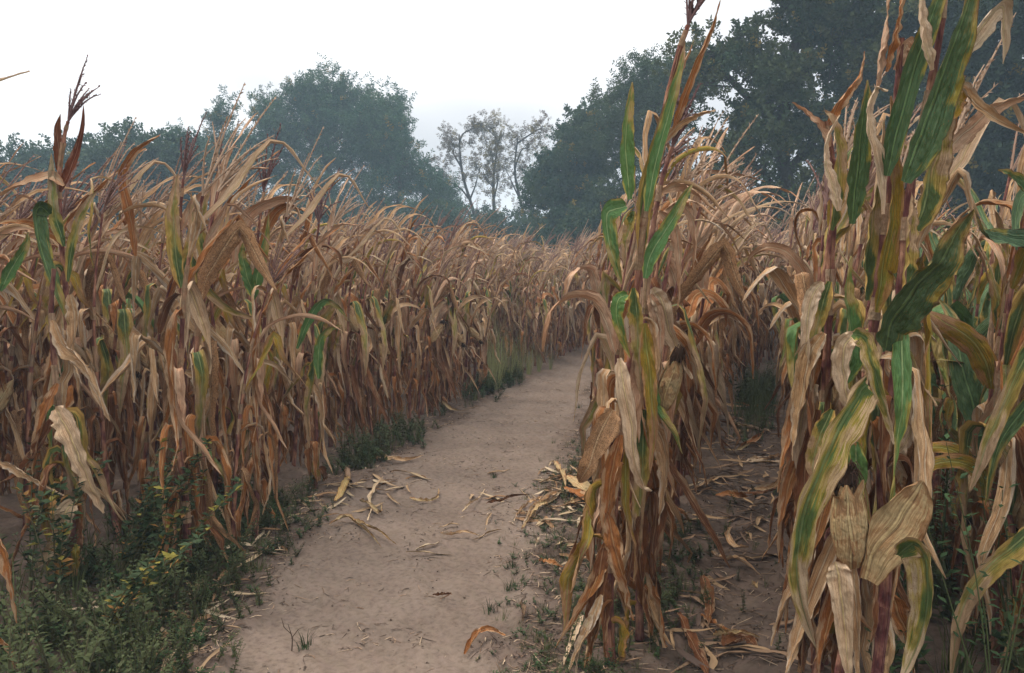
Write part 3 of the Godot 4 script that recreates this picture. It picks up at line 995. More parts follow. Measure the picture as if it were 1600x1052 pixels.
func heroes() -> void:
	rng.seed = 61
	# the big plants at the right, close to the camera
	var a := hero("tallest corn plant with broad upright green leaves, close by at the right", Vector3(1.18, 0, -2.5), [Vector3(1.213, 0.598, -2.5), Vector3(1.184, 0.937, -2.5), Vector3(1.213, 1.226, -2.5), Vector3(1.216, 1.45, -2.5), Vector3(1.224, 1.63, -2.5), Vector3(1.235, 1.827, -2.5), Vector3(1.27, 2.061, -2.5), Vector3(1.304, 2.29, -2.5), Vector3(1.317, 2.516, -2.5)], 0.02, 0.009, [
		lf("green", [Vector3(1.175, 1.849, -2.42), Vector3(1.208, 1.962, -2.42), Vector3(1.259, 2.102, -2.42), Vector3(1.292, 2.242, -2.39), Vector3(1.312, 2.362, -2.37), Vector3(1.322, 2.475, -2.34)], 0.135, 0.25, 0.2, 0.45, 0.006),
		lf("green", [Vector3(1.161, 1.876, -2.5), Vector3(1.187, 2.022, -2.5), Vector3(1.23, 2.195, -2.5), Vector3(1.271, 2.328, -2.5), Vector3(1.305, 2.432, -2.5), Vector3(1.336, 2.516, -2.5)], 0.085, -0.4, 0.3, 0.7, 0.004, Color(1.5, 1.4, 1.8)),
		lf("half", [Vector3(1.285, 1.711, -2.55), Vector3(1.312, 1.832, -2.55), Vector3(1.335, 1.951, -2.55), Vector3(1.358, 2.07, -2.55), Vector3(1.38, 2.188, -2.55)], 0.11, 0.3, 0.2, 0.4),
		lf("green", [Vector3(1.157, 1.338, -2.45), Vector3(1.162, 1.435, -2.42), Vector3(1.199, 1.53, -2.37), Vector3(1.241, 1.6, -2.33), Vector3(1.272, 1.686, -2.31), Vector3(1.315, 1.761, -2.29)], 0.15, 0.05, -0.25, 0.3, 0.012, Color(0.8, 0.75, 0.8)),
		lf("pale", [Vector3(1.336, 2.195, -2.5), Vector3(1.387, 2.271, -2.5), Vector3(1.433, 2.332, -2.5), Vector3(1.479, 2.381, -2.5), Vector3(1.513, 2.371, -2.53), Vector3(1.533, 2.304, -2.55), Vector3(1.538, 2.229, -2.56)], 0.10, 0.4, 0.5, 0.6),
		lf("pink", [Vector3(1.367, 1.951, -2.55), Vector3(1.409, 2.001, -2.55), Vector3(1.476, 2.07, -2.55), Vector3(1.544, 2.109, -2.55), Vector3(1.623, 2.129, -2.55)], 0.085, 0.1, 0.3, 0.7),
		lf("tan", [Vector3(1.349, 2.176, -2.5), Vector3(1.384, 2.138, -2.5), Vector3(1.446, 2.076, -2.5), Vector3(1.517, 2.038, -2.5), Vector3(1.618, 1.993, -2.5)], 0.065, -0.3, 0.5, 1.0),
		lf("yellow", [Vector3(1.316, 2.041, -2.5), Vector3(1.348, 2.08, -2.5), Vector3(1.392, 2.125, -2.53), Vector3(1.395, 2.072, -2.56), Vector3(1.386, 1.976, -2.58)], 0.06, 0.3, 0.5, 0.6),
		lf("pale", [Vector3(1.258, 2.183, -2.45), Vector3(1.228, 2.276, -2.45), Vector3(1.213, 2.369, -2.45), Vector3(1.2, 2.479, -2.45)], 0.06, 0.2, 0.5, 0.9),
		lf("speckled", [Vector3(1.266, 1.296, -2.6), Vector3(1.305, 1.19, -2.6), Vector3(1.339, 1.083, -2.6), Vector3(1.347, 0.949, -2.62), Vector3(1.333, 0.808, -2.65)], 0.115, 0.2, 0.6, 0.9, 0.012, Color(0.8, 0.75, 0.7)),
		lf("pale", [Vector3(1.313, 1.103, -2.55), Vector3(1.281, 1.03, -2.55), Vector3(1.262, 0.977, -2.55), Vector3(1.296, 0.913, -2.55), Vector3(1.323, 0.87, -2.55)], 0.05, 0.2, 0.8, 0.5),
		lf("margin", [Vector3(1.039, 1.392, -2.42), Vector3(1.065, 1.379, -2.39), Vector3(1.09, 1.294, -2.37), Vector3(1.128, 1.168, -2.37), Vector3(1.158, 1.06, -2.37)], 0.07, 0.2, 0.4, 0.5),
		lf("half", [Vector3(1.216, 1.48, -2.5), Vector3(1.224, 1.63, -2.5), Vector3(1.23, 1.749, -2.5), Vector3(1.23, 1.857, -2.5)], 0.09, 0.6, 0.3, 0.8),
		lf("margin", [Vector3(1.146, 0.741, -2.3), Vector3(1.172, 0.791, -2.27), Vector3(1.196, 0.768, -2.26), Vector3(1.217, 0.671, -2.27), Vector3(1.231, 0.54, -2.3), Vector3(1.219, 0.405, -2.33), Vector3(1.194, 0.302, -2.35)], 0.13, 0.0, 0.2, 0.5, 0.006),
		lf("pale", [Vector3(0.98, 0.706, -2.34), Vector3(0.99, 0.663, -2.34), Vector3(1.005, 0.562, -2.34), Vector3(1.021, 0.44, -2.34), Vector3(1.042, 0.297, -2.34)], 0.105, 0.1, 0.3, 0.5, 0.012),
		lf("tan", [Vector3(1.055, 0.677, -2.38), Vector3(1.066, 0.544, -2.38), Vector3(1.079, 0.4, -2.38), Vector3(1.081, 0.254, -2.38)], 0.07, 0.5, 0.6, 0.9),
		lf("orange", [Vector3(1.286, 0.491, -2.6), Vector3(1.31, 0.424, -2.6), Vector3(1.347, 0.334, -2.6), Vector3(1.375, 0.198, -2.6)], 0.1, 0.2, 0.6, 0.6),
		lf("orange", [Vector3(1.245, 0.748, -2.7), Vector3(1.228, 0.61, -2.7), Vector3(1.224, 0.426, -2.7), Vector3(1.266, 0.215, -2.7)], 0.1, 0.5, 1.2, 0.8),
		lf("brown", [Vector3(1.284, 0.61, -2.7), Vector3(1.312, 0.472, -2.7), Vector3(1.308, 0.286, -2.7), Vector3(1.292, 0.121, -2.7)], 0.11, 0.2, 1.2, 0.8),
		lf("brown", [Vector3(1.221, 0.778, -2.75), Vector3(1.205, 0.592, -2.75), Vector3(1.201, 0.404, -2.75), Vector3(1.232, 0.189, -2.75)], 0.12, 0.2, -1.2, 0.8)], 0.0)
	hero_ear(a, [Vector3(1.053, 0.675, -2.4)][0], Vector3(-0.12, 1, 0.1), 0.26, 0.35)
	var hb := MB.new()
	var open_husk := []
	for p in [Vector3(1.09, 0.636, -2.38), Vector3(1.126, 0.728, -2.38), Vector3(1.18, 0.833, -2.38), Vector3(1.228, 0.909, -2.38), Vector3(1.252, 0.945, -2.38)]:
		open_husk.append(p - a.position)
	blade(hb, smooth_path(open_husk, 30), {"w": 0.19, "curl": 1.7, "roll": -0.1, "wave": 0.004, "fold": 0.0, "husk": true}, Color(1.15, 1.12, 1.1), 12)
	part("open_husk", meshes_of({"husk": hb}), a)
	hero("corn plant with yellow and green upright leaves, left of the tallest one", Vector3(1.10, 0, -2.62), [Vector3(1.169, 0.55, -2.62), Vector3(1.169, 0.949, -2.62), Vector3(1.175, 1.165, -2.62), Vector3(1.195, 1.421, -2.62), Vector3(1.211, 1.631, -2.62), Vector3(1.228, 1.838, -2.62), Vector3(1.238, 2.083, -2.62), Vector3(1.244, 2.323, -2.62)], 0.022, 0.009, [
		lf("yellow", [Vector3(1.166, 1.451, -2.55), Vector3(1.181, 1.569, -2.55), Vector3(1.2, 1.711, -2.55), Vector3(1.206, 1.852, -2.55), Vector3(1.192, 1.991, -2.55), Vector3(1.186, 2.129, -2.55)], 0.085, 0.2, 0.2, 0.4),
		lf("green", [Vector3(1.098, 1.734, -2.6), Vector3(1.102, 1.857, -2.6), Vector3(1.113, 1.999, -2.6), Vector3(1.125, 2.109, -2.6), Vector3(1.134, 2.189, -2.6)], 0.085, 0.1, 0.2, 0.4, 0.006, Color(1.3, 1.15, 1)),
		lf("half", [Vector3(1.18, 1.483, -2.66), Vector3(1.174, 1.632, -2.66), Vector3(1.19, 1.779, -2.66), Vector3(1.205, 1.925, -2.66), Vector3(1.216, 2.07, -2.66)], 0.09, 0.5, 0.3, 0.5),
		lf("pale", [Vector3(1.154, 1.759, -2.5), Vector3(1.137, 1.886, -2.5), Vector3(1.101, 2.003, -2.5), Vector3(1.097, 2.09, -2.5), Vector3(1.119, 2.142, -2.5), Vector3(1.145, 2.13, -2.48)], 0.055, 0.3, 0.4, 0.6),
		lf("pink", [Vector3(1.151, 2.155, -2.58), Vector3(1.159, 2.254, -2.58), Vector3(1.171, 2.351, -2.58), Vector3(1.182, 2.468, -2.58)], 0.055, 0.4, 0.6, 1.1),
		lf("orange", [Vector3(1.181, 2.21, -2.58), Vector3(1.201, 2.312, -2.58), Vector3(1.217, 2.41, -2.58), Vector3(1.225, 2.487, -2.58)], 0.05, 0.4, 0.5, 0.9),
		lf("pink", [Vector3(1.228, 2.224, -2.62), Vector3(1.265, 2.304, -2.62), Vector3(1.296, 2.231, -2.65), Vector3(1.299, 2.092, -2.67)], 0.07, 0.2, 0.8, 0.7),
		lf("margin", [Vector3(1.093, 1.235, -2.44), Vector3(1.062, 1.218, -2.4), Vector3(1.004, 1.131, -2.36), Vector3(0.942, 1.018, -2.34), Vector3(0.893, 0.881, -2.34), Vector3(0.877, 0.755, -2.36), Vector3(0.88, 0.646, -2.38), Vector3(0.912, 0.515, -2.4), Vector3(0.969, 0.391, -2.44)], 0.125, 0.1, 0.3, 0.5, 0.018),
		lf("fresh", [Vector3(1.093, 1.211, -2.6), Vector3(1.115, 1.296, -2.6), Vector3(1.102, 1.423, -2.6), Vector3(1.089, 1.527, -2.6), Vector3(1.102, 1.631, -2.6)], 0.08, 0.3, 0.3, 0.4),
		lf("pale", [Vector3(1.094, 1.387, -2.52), Vector3(1.059, 1.346, -2.52), Vector3(1.054, 1.264, -2.52), Vector3(1.087, 1.14, -2.52), Vector3(1.075, 1.015, -2.52)], 0.09, 0.3, 0.9, 0.6, 0.016),
		lf("fresh", [Vector3(1.094, 1.041, -2.5), Vector3(1.102, 0.937, -2.5), Vector3(1.098, 0.832, -2.5), Vector3(1.095, 0.705, -2.5)], 0.07, 0.1, 0.3, 0.5),
		lf("half", [Vector3(1.042, 1.133, -2.56), Vector3(1.007, 1.049, -2.56), Vector3(0.985, 0.963, -2.56), Vector3(1, 0.878, -2.56)], 0.07, 0.3, 0.6, 0.5),
		lf("orange", [Vector3(1.094, 0.949, -2.62), Vector3(1.056, 0.795, -2.62), Vector3(1.02, 0.595, -2.62), Vector3(1.01, 0.37, -2.62)], 0.1, 0.3, 1.2, 0.8),
		lf("tan", [Vector3(1.115, 0.785, -2.58), Vector3(1.066, 0.676, -2.58), Vector3(1.008, 0.5, -2.58), Vector3(0.959, 0.344, -2.58), Vector3(0.93, 0.227, -2.58)], 0.1, 0.1, 0.8, 0.7, 0.014),
		lf("orange", [Vector3(1.183, 0.61, -2.7), Vector3(1.144, 0.472, -2.7), Vector3(1.104, 0.309, -2.7), Vector3(1.088, 0.144, -2.7)], 0.12, 0.1, 1.0, 0.8)], 0.0)
	hero("dry corn plant with a pale bent sheath and thin seed spike, beside the furrow", Vector3(1.22, 0, -3.05), [Vector3(1.189, 0.378, -3.05), Vector3(1.209, 0.892, -3.05), Vector3(1.214, 1.244, -3.05), Vector3(1.217, 1.563, -3.05), Vector3(1.219, 1.805, -3.05), Vector3(1.206, 2.02, -3.05), Vector3(1.178, 2.139, -3.05)], 0.022, 0.008, [
		lf("half", [Vector3(1.192, 1.731, -3), Vector3(1.206, 1.873, -3), Vector3(1.21, 2.013, -3), Vector3(1.182, 2.13, -3), Vector3(1.152, 2.171, -3)], 0.07, 0.2, 0.3, 0.6),
		lf("pale", [Vector3(1.197, 1.799, -2.95), Vector3(1.171, 1.891, -2.95), Vector3(1.14, 1.972, -2.95), Vector3(1.142, 2.052, -2.95), Vector3(1.189, 2.144, -2.95)], 0.075, 0.2, 0.6, 0.6),
		lf("pink", [Vector3(1.176, 2.037, -3), Vector3(1.14, 2.107, -3), Vector3(1.091, 2.153, -3), Vector3(1.033, 2.199, -3)], 0.05, 0.2, 0.5, 0.9),
		lf("orange", [Vector3(1.179, 2.115, -3.05), Vector3(1.228, 2.209, -3.05), Vector3(1.292, 2.303, -3.05), Vector3(1.312, 2.396, -3.05)], 0.06, 0.2, 0.7, 0.9),
		lf("half", [Vector3(1.194, 1.54, -3), Vector3(1.164, 1.42, -3), Vector3(1.134, 1.298, -3), Vector3(1.125, 1.151, -3)], 0.07, 0.3, 0.5, 0.5),
		lf("pale", [Vector3(1.128, 1.542, -2.9), Vector3(1.091, 1.472, -2.9), Vector3(1.082, 1.308, -2.9), Vector3(1.103, 1.119, -2.9)], 0.08, 0.2, 0.8, 0.6, 0.014),
		lf("tan", [Vector3(1.142, 1.355, -2.9), Vector3(1.084, 1.261, -2.9), Vector3(1.057, 1.071, -2.9), Vector3(1.044, 0.879, -2.9)], 0.1, 0.2, 0.8, 0.7, 0.014),
		lf("pale", [Vector3(1.137, 1.159, -2.95), Vector3(1.099, 1.062, -2.95), Vector3(1.085, 0.916, -2.95), Vector3(1.103, 0.718, -2.95)], 0.09, 0.2, 0.8, 0.6, 0.014),
		lf("orange", [Vector3(1.146, 1.255, -2.95), Vector3(1.079, 1.111, -2.95), Vector3(1.037, 0.916, -2.95), Vector3(1.006, 0.743, -2.95)], 0.1, 0.2, 1.2, 0.8),
		lf("orange", [Vector3(1.163, 0.954, -3), Vector3(1.093, 0.829, -3), Vector3(1.05, 0.653, -3), Vector3(1.038, 0.449, -3)], 0.1, 0.2, 1.2, 0.8),
		lf("brown", [Vector3(1.128, 1.071, -2.9), Vector3(1.097, 0.879, -2.9), Vector3(1.079, 0.684, -2.9), Vector3(1.046, 0.438, -2.9)], 0.11, 0.2, 1.4, 0.8),
		lf("orange", [Vector3(1.124, 0.782, -2.9), Vector3(1.088, 0.635, -2.9), Vector3(1.058, 0.438, -2.9), Vector3(1.036, 0.213, -2.9)], 0.1, 0.2, 1.4, 0.8),
		lf("tan", [Vector3(1.111, 0.58, -2.85), Vector3(1.064, 0.458, -2.85), Vector3(1.008, 0.336, -2.85), Vector3(0.965, 0.188, -2.85)], 0.07, 0.2, 1.4, 1.0),
		lf("brown", [Vector3(1.166, 0.669, -2.95), Vector3(1.148, 0.469, -2.95), Vector3(1.135, 0.266, -2.95), Vector3(1.126, 0.035, -2.95)], 0.11, 0.2, 1.4, 0.8)], 0.0)
	# right edge
	hero("green corn plant with a drooping dark leaf at the right edge", Vector3(1.95, 0, -2.75), [Vector3(1.961, 0.498, -2.75), Vector3(1.903, 1.076, -2.75), Vector3(1.869, 1.457, -2.75), Vector3(1.838, 1.785, -2.75), Vector3(1.837, 2.17, -2.75), Vector3(1.839, 2.484, -2.75)], 0.02, 0.008, [
		lf("green", [Vector3(1.813, 1.649, -2.7), Vector3(1.747, 1.662, -2.7), Vector3(1.66, 1.679, -2.7), Vector3(1.595, 1.692, -2.7), Vector3(1.56, 1.739, -2.7), Vector3(1.551, 1.793, -2.7)], 0.1, 0.7, 0.3, 0.5, 0.01, Color(0.75, 0.75, 0.85)),
		lf("half", [Vector3(1.827, 1.416, -2.7), Vector3(1.747, 1.284, -2.7), Vector3(1.671, 1.085, -2.7), Vector3(1.624, 0.929, -2.7), Vector3(1.586, 0.816, -2.7)], 0.075, 0.2, 0.5, 0.5),
		lf("half", [Vector3(1.854, 0.763, -2.65), Vector3(1.73, 0.651, -2.65), Vector3(1.615, 0.538, -2.65), Vector3(1.546, 0.379, -2.65), Vector3(1.526, 0.171, -2.65)], 0.09, 0.2, 0.5, 0.7),
		lf("green", [Vector3(1.931, 1.364, -2.8), Vector3(1.908, 1.181, -2.8), Vector3(1.823, 1.089, -2.8), Vector3(1.739, 0.95, -2.8), Vector3(1.704, 0.74, -2.8)], 0.08, 0.2, 0.5, 0.5),
		lf("green", [Vector3(1.917, 1.792, -2.85), Vector3(1.835, 1.837, -2.85), Vector3(1.774, 1.904, -2.85), Vector3(1.716, 1.937, -2.85)], 0.07, 0.3, 0.3, 0.5)], 0.0, "green_stalk")
	# the tall pair in the middle
	var m := hero("tall green topped corn plant between the path and the furrow", Vector3(0.40, 0, -3.08), [Vector3(0.392, 0.225, -3.1), Vector3(0.399, 0.543, -3.1), Vector3(0.426, 0.881, -3.1), Vector3(0.462, 1.212, -3.1), Vector3(0.488, 1.513, -3.1), Vector3(0.509, 1.784, -3.1), Vector3(0.563, 2.099, -3.1), Vector3(0.626, 2.385, -3.1), Vector3(0.665, 2.503, -3.1)], 0.02, 0.008, [
		lf("fresh", [Vector3(0.446, 1.849, -3.05), Vector3(0.432, 1.973, -3.05), Vector3(0.431, 2.091, -3.05), Vector3(0.439, 2.197, -3.05), Vector3(0.45, 2.284, -3.05)], 0.068, 0.1, 0.2, 0.35, 0.004),
		lf("half", [Vector3(0.496, 1.612, -3.1), Vector3(0.503, 1.833, -3.1), Vector3(0.539, 2.027, -3.1), Vector3(0.59, 2.207, -3.1), Vector3(0.631, 2.373, -3.1), Vector3(0.653, 2.479, -3.1)], 0.085, 0.3, 0.3, 0.5, 0.006, Color(1.3, 1.25, 1.5)),
		lf("fresh", [Vector3(0.51, 1.805, -3.05), Vector3(0.541, 1.973, -3.05), Vector3(0.586, 2.15, -3.05), Vector3(0.622, 2.303, -3.05), Vector3(0.639, 2.396, -3.05)], 0.06, -0.5, 0.3, 0.6, 0.005, Color(1.2, 1.1, 1.3)),
		lf("orange", [Vector3(0.616, 2.123, -3.1), Vector3(0.653, 2.243, -3.1), Vector3(0.699, 2.362, -3.1), Vector3(0.75, 2.491, -3.1), Vector3(0.786, 2.596, -3.1)], 0.055, 0.2, 0.4, 0.8),
		lf("pink", [Vector3(0.572, 2.083, -3.15), Vector3(0.609, 2.229, -3.15), Vector3(0.647, 2.35, -3.15), Vector3(0.694, 2.446, -3.15)], 0.06, 0.2, 0.5, 0.9),
		lf("fresh", [Vector3(0.432, 1.825, -3.05), Vector3(0.384, 1.813, -3.02), Vector3(0.356, 1.783, -3), Vector3(0.367, 1.683, -3), Vector3(0.39, 1.6, -3.01), Vector3(0.418, 1.527, -3.03)], 0.085, 0.15, 0.3, 0.45, 0.005, Color(0.9, 0.9, 1)),
		lf("fresh", [Vector3(0.5, 1.552, -3), Vector3(0.523, 1.636, -3), Vector3(0.56, 1.712, -3), Vector3(0.607, 1.79, -3), Vector3(0.644, 1.861, -3), Vector3(0.671, 1.901, -3)], 0.07, -0.1, 0.2, 0.4, 0.004, Color(1.0, 1.0, 1.25)),
		lf("half", [Vector3(0.469, 1.809, -3.1), Vector3(0.455, 1.76, -3.1), Vector3(0.441, 1.686, -3.1), Vector3(0.437, 1.588, -3.1)], 0.05, 0.3, 0.3, 0.5),
		lf("fresh", [Vector3(0.434, 1.492, -3), Vector3(0.396, 1.469, -2.97), Vector3(0.392, 1.409, -2.97), Vector3(0.414, 1.336, -2.98), Vector3(0.449, 1.249, -3)], 0.06, 0.2, 0.4, 0.5, 0.006, Color(1.1, 1.0, 0.8)),
		lf("half", [Vector3(0.461, 1.515, -3.02), Vector3(0.477, 1.394, -3.02), Vector3(0.484, 1.247, -3.02), Vector3(0.496, 1.099, -3.02)], 0.065, 0.4, 0.4, 0.5),
		lf("pink", [Vector3(0.583, 1.805, -3.05), Vector3(0.631, 1.829, -3.05), Vector3(0.675, 1.805, -3.05), Vector3(0.701, 1.697, -3.05), Vector3(0.694, 1.588, -3.05)], 0.06, 0.2, 0.8, 0.9),
		lf("tan", [Vector3(0.573, 2.059, -3.15), Vector3(0.646, 2.144, -3.15), Vector3(0.719, 2.185, -3.15), Vector3(0.788, 2.2, -3.15)], 0.05, 0.2, 0.8, 0.9),
		lf("pale", [Vector3(0.405, 1.252, -2.98), Vector3(0.419, 1.159, -2.95), Vector3(0.443, 1.015, -2.94), Vector3(0.462, 0.869, -2.94), Vector3(0.495, 0.777, -2.96), Vector3(0.534, 0.739, -2.98)], 0.085, 0.2, 0.5, 0.5, 0.014),
		lf("yellow", [Vector3(0.503, 1.383, -3), Vector3(0.515, 1.249, -3), Vector3(0.531, 1.102, -3), Vector3(0.544, 0.954, -3), Vector3(0.531, 0.804, -3)], 0.07, 0.1, 0.3, 0.5),
		lf("speckled", [Vector3(0.379, 1.062, -2.95), Vector3(0.344, 1.002, -2.91), Vector3(0.302, 0.929, -2.89), Vector3(0.272, 0.845, -2.89), Vector3(0.254, 0.78, -2.95)], 0.12, -0.2, 0.3, 0.4, 0.006, Color(1.25, 1.2, 1.1)),
		lf("orange", [Vector3(0.416, 0.954, -3), Vector3(0.381, 0.804, -3), Vector3(0.366, 0.653, -3), Vector3(0.36, 0.5, -3)], 0.09, 0.2, 0.9, 0.7),
		lf("orange", [Vector3(0.363, 0.659, -2.98), Vector3(0.399, 0.508, -2.98), Vector3(0.445, 0.355, -2.98), Vector3(0.472, 0.227, -2.98)], 0.1, 0.2, 0.9, 0.6, 0.012),
		lf("orange", [Vector3(0.372, 0.551, -3), Vector3(0.336, 0.398, -3), Vector3(0.262, 0.243, -3), Vector3(0.171, 0.108, -3)], 0.085, 0.2, 1.1, 0.9),
		lf("brown", [Vector3(0.359, 0.526, -3), Vector3(0.336, 0.347, -3), Vector3(0.313, 0.192, -3), Vector3(0.306, 0.087, -3)], 0.1, 0.2, 1.1, 0.8),
		lf("tan", [Vector3(0.343, 0.342, -2.95), Vector3(0.307, 0.241, -2.95), Vector3(0.259, 0.138, -2.95), Vector3(0.21, 0.009, -2.95)], 0.06, 0.2, 0.8, 0.8),
		lf("pale", [Vector3(0.307, 0.266, -2.95), Vector3(0.283, 0.202, -2.95), Vector3(0.259, 0.113, -2.95), Vector3(0.248, 0.009, -2.95)], 0.06, 0.2, 0.8, 0.8)], 0.34)
	hero("dry corn plant with long hanging brown leaves beside the tall green topped one", Vector3(0.55, 0, -3.3), [Vector3(0.547, 0.278, -3.3), Vector3(0.563, 0.669, -3.3), Vector3(0.568, 1.052, -3.3), Vector3(0.553, 1.375, -3.3), Vector3(0.567, 1.639, -3.3), Vector3(0.603, 1.9, -3.3), Vector3(0.652, 2.08, -3.3)], 0.019, 0.008, [
		lf("orange", [Vector3(0.544, 0.481, -3.2), Vector3(0.584, 0.318, -3.2), Vector3(0.626, 0.153, -3.2), Vector3(0.649, -0.097, -3.2)], 0.08, 0.2, 1.4, 0.8, 0.012),
		lf("brown", [Vector3(0.543, 0.59, -3.2), Vector3(0.535, 0.4, -3.2), Vector3(0.559, 0.208, -3.2), Vector3(0.588, 0.07, -3.2)], 0.11, 0.2, 1.2, 0.8),
		lf("half", [Vector3(0.542, 1.016, -3.2), Vector3(0.537, 0.804, -3.2), Vector3(0.527, 0.59, -3.2), Vector3(0.535, 0.4, -3.2)], 0.09, 0.2, 0.6, 0.6, 0.01, Color(1.3, 1.1, 1.5)),
		lf("tan", [Vector3(0.534, 1.016, -3.2), Vector3(0.601, 0.911, -3.2), Vector3(0.629, 0.751, -3.2), Vector3(0.607, 0.509, -3.2)], 0.11, 0.2, 0.7, 0.6, 0.014),
		lf("pale", [Vector3(0.574, 1.509, -3.25), Vector3(0.622, 1.431, -3.25), Vector3(0.661, 1.299, -3.25), Vector3(0.743, 1.135, -3.25)], 0.11, 0.2, 0.5, 0.5, 0.014),
		lf("pink", [Vector3(0.564, 1.483, -3.25), Vector3(0.602, 1.378, -3.25), Vector3(0.615, 1.22, -3.25), Vector3(0.607, 1.061, -3.25)], 0.1, 0.2, 0.8, 0.7),
		lf("orange", [Vector3(0.566, 0.834, -3.3), Vector3(0.607, 0.641, -3.3), Vector3(0.622, 0.419, -3.3), Vector3(0.603, 0.193, -3.3)], 0.11, 0.2, 1.2, 0.8),
		lf("tan", [Vector3(0.558, 1.052, -3.3), Vector3(0.512, 0.889, -3.3), Vector3(0.482, 0.669, -3.3), Vector3(0.504, 0.447, -3.3)], 0.11, 0.2, 1.2, 0.8),
		lf("pink", [Vector3(0.603, 1.9, -3.3), Vector3(0.681, 1.926, -3.3), Vector3(0.76, 1.9, -3.3), Vector3(0.84, 1.822, -3.3)], 0.06, 0.2, 1.2, 1.0),
		lf("pink", [Vector3(0.604, 1.822, -3.3), Vector3(0.671, 1.744, -3.3), Vector3(0.7, 1.587, -3.3), Vector3(0.69, 1.428, -3.3)], 0.08, 0.2, 1.0, 0.8)], 0.3)
	hero_ear(m, [Vector3(0.597, 1.031, -3.12)][0], Vector3(0.25, 1, 0.1), 0.2)
	# left, by the weeds
	hero("tall corn plant with a dark upright tassel and one bright green hanging leaf", Vector3(-2.37, 0, -4.2), [Vector3(-2.393, 0.274, -4.2), Vector3(-2.372, 0.834, -4.2), Vector3(-2.351, 1.381, -4.2), Vector3(-2.362, 1.717, -4.2), Vector3(-2.358, 2.048, -4.2), Vector3(-2.321, 2.26, -4.2), Vector3(-2.297, 2.342, -4.2)], 0.021, 0.008, [
		lf("green", [Vector3(-2.357, 1.86, -4.1), Vector3(-2.383, 1.9, -4.07), Vector3(-2.405, 1.857, -4.05), Vector3(-2.388, 1.697, -4.05), Vector3(-2.35, 1.535, -4.06), Vector3(-2.317, 1.394, -4.08), Vector3(-2.29, 1.294, -4.1)], 0.125, 0.1, 0.2, 0.35, 0.005, Color(1.5, 1.35, 1.1)),
		lf("brown", [Vector3(-2.357, 2.081, -4.2), Vector3(-2.35, 2.212, -4.2), Vector3(-2.352, 2.309, -4.2), Vector3(-2.335, 2.381, -4.2)], 0.07, 0.2, 0.3, 0.8, 0.005, Color(1, 0.9, 1.3)),
		lf("brown", [Vector3(-2.344, 1.98, -4.18), Vector3(-2.299, 2.078, -4.18), Vector3(-2.247, 2.192, -4.18), Vector3(-2.215, 2.306, -4.18), Vector3(-2.203, 2.419, -4.18)], 0.07, 0.2, 0.3, 0.8, 0.005, Color(1, 0.85, 1.2)),
		lf("half", [Vector3(-2.321, 1.699, -4.15), Vector3(-2.353, 1.847, -4.15), Vector3(-2.365, 2.01, -4.15), Vector3(-2.363, 2.172, -4.15)], 0.075, 0.2, 0.3, 0.6, 0.006, Color(0.8, 0.9, 1.5)),
		lf("half", [Vector3(-2.31, 1.517, -4.15), Vector3(-2.282, 1.683, -4.15), Vector3(-2.235, 1.83, -4.15), Vector3(-2.177, 1.938, -4.15), Vector3(-2.135, 1.984, -4.15)], 0.06, 0.2, 0.3, 0.7, 0.006, Color(0.9, 1.0, 1.3)),
		lf("pink", [Vector3(-2.305, 2.01, -4.15), Vector3(-2.369, 2.059, -4.15), Vector3(-2.486, 2.026, -4.15), Vector3(-2.604, 1.977, -4.15), Vector3(-2.741, 1.88, -4.15)], 0.08, 0.2, 0.8, 0.7),
		lf("orange", [Vector3(-2.335, 1.717, -4.2), Vector3(-2.445, 1.783, -4.2), Vector3(-2.544, 1.817, -4.2), Vector3(-2.678, 1.81, -4.2), Vector3(-2.817, 1.734, -4.2)], 0.08, 0.2, 0.8, 0.8),
		lf("tan", [Vector3(-2.272, 1.452, -4.1), Vector3(-2.252, 1.32, -4.1), Vector3(-2.269, 1.121, -4.1), Vector3(-2.235, 0.987, -4.1)], 0.13, 0.2, 0.6, 0.6),
		lf("fresh", [Vector3(-2.698, 1.466, -4.2), Vector3(-2.624, 1.583, -4.2), Vector3(-2.55, 1.7, -4.2), Vector3(-2.533, 1.777, -4.2)], 0.07, 0.2, 0.3, 0.5),
		lf("orange", [Vector3(-2.358, 1.246, -4.2), Vector3(-2.43, 1.109, -4.2), Vector3(-2.484, 0.903, -4.2), Vector3(-2.518, 0.66, -4.2)], 0.1, 0.2, 1.0, 0.7),
		lf("brown", [Vector3(-2.358, 1.109, -4.2), Vector3(-2.321, 0.903, -4.2), Vector3(-2.32, 0.626, -4.2), Vector3(-2.346, 0.38, -4.2)], 0.1, 0.2, 1.0, 0.7),
		lf("brown", [Vector3(-2.372, 0.834, -4.2), Vector3(-2.416, 0.626, -4.2), Vector3(-2.468, 0.415, -4.2), Vector3(-2.493, 0.203, -4.2)], 0.1, 0.2, 1.0, 0.7)], 0.36)
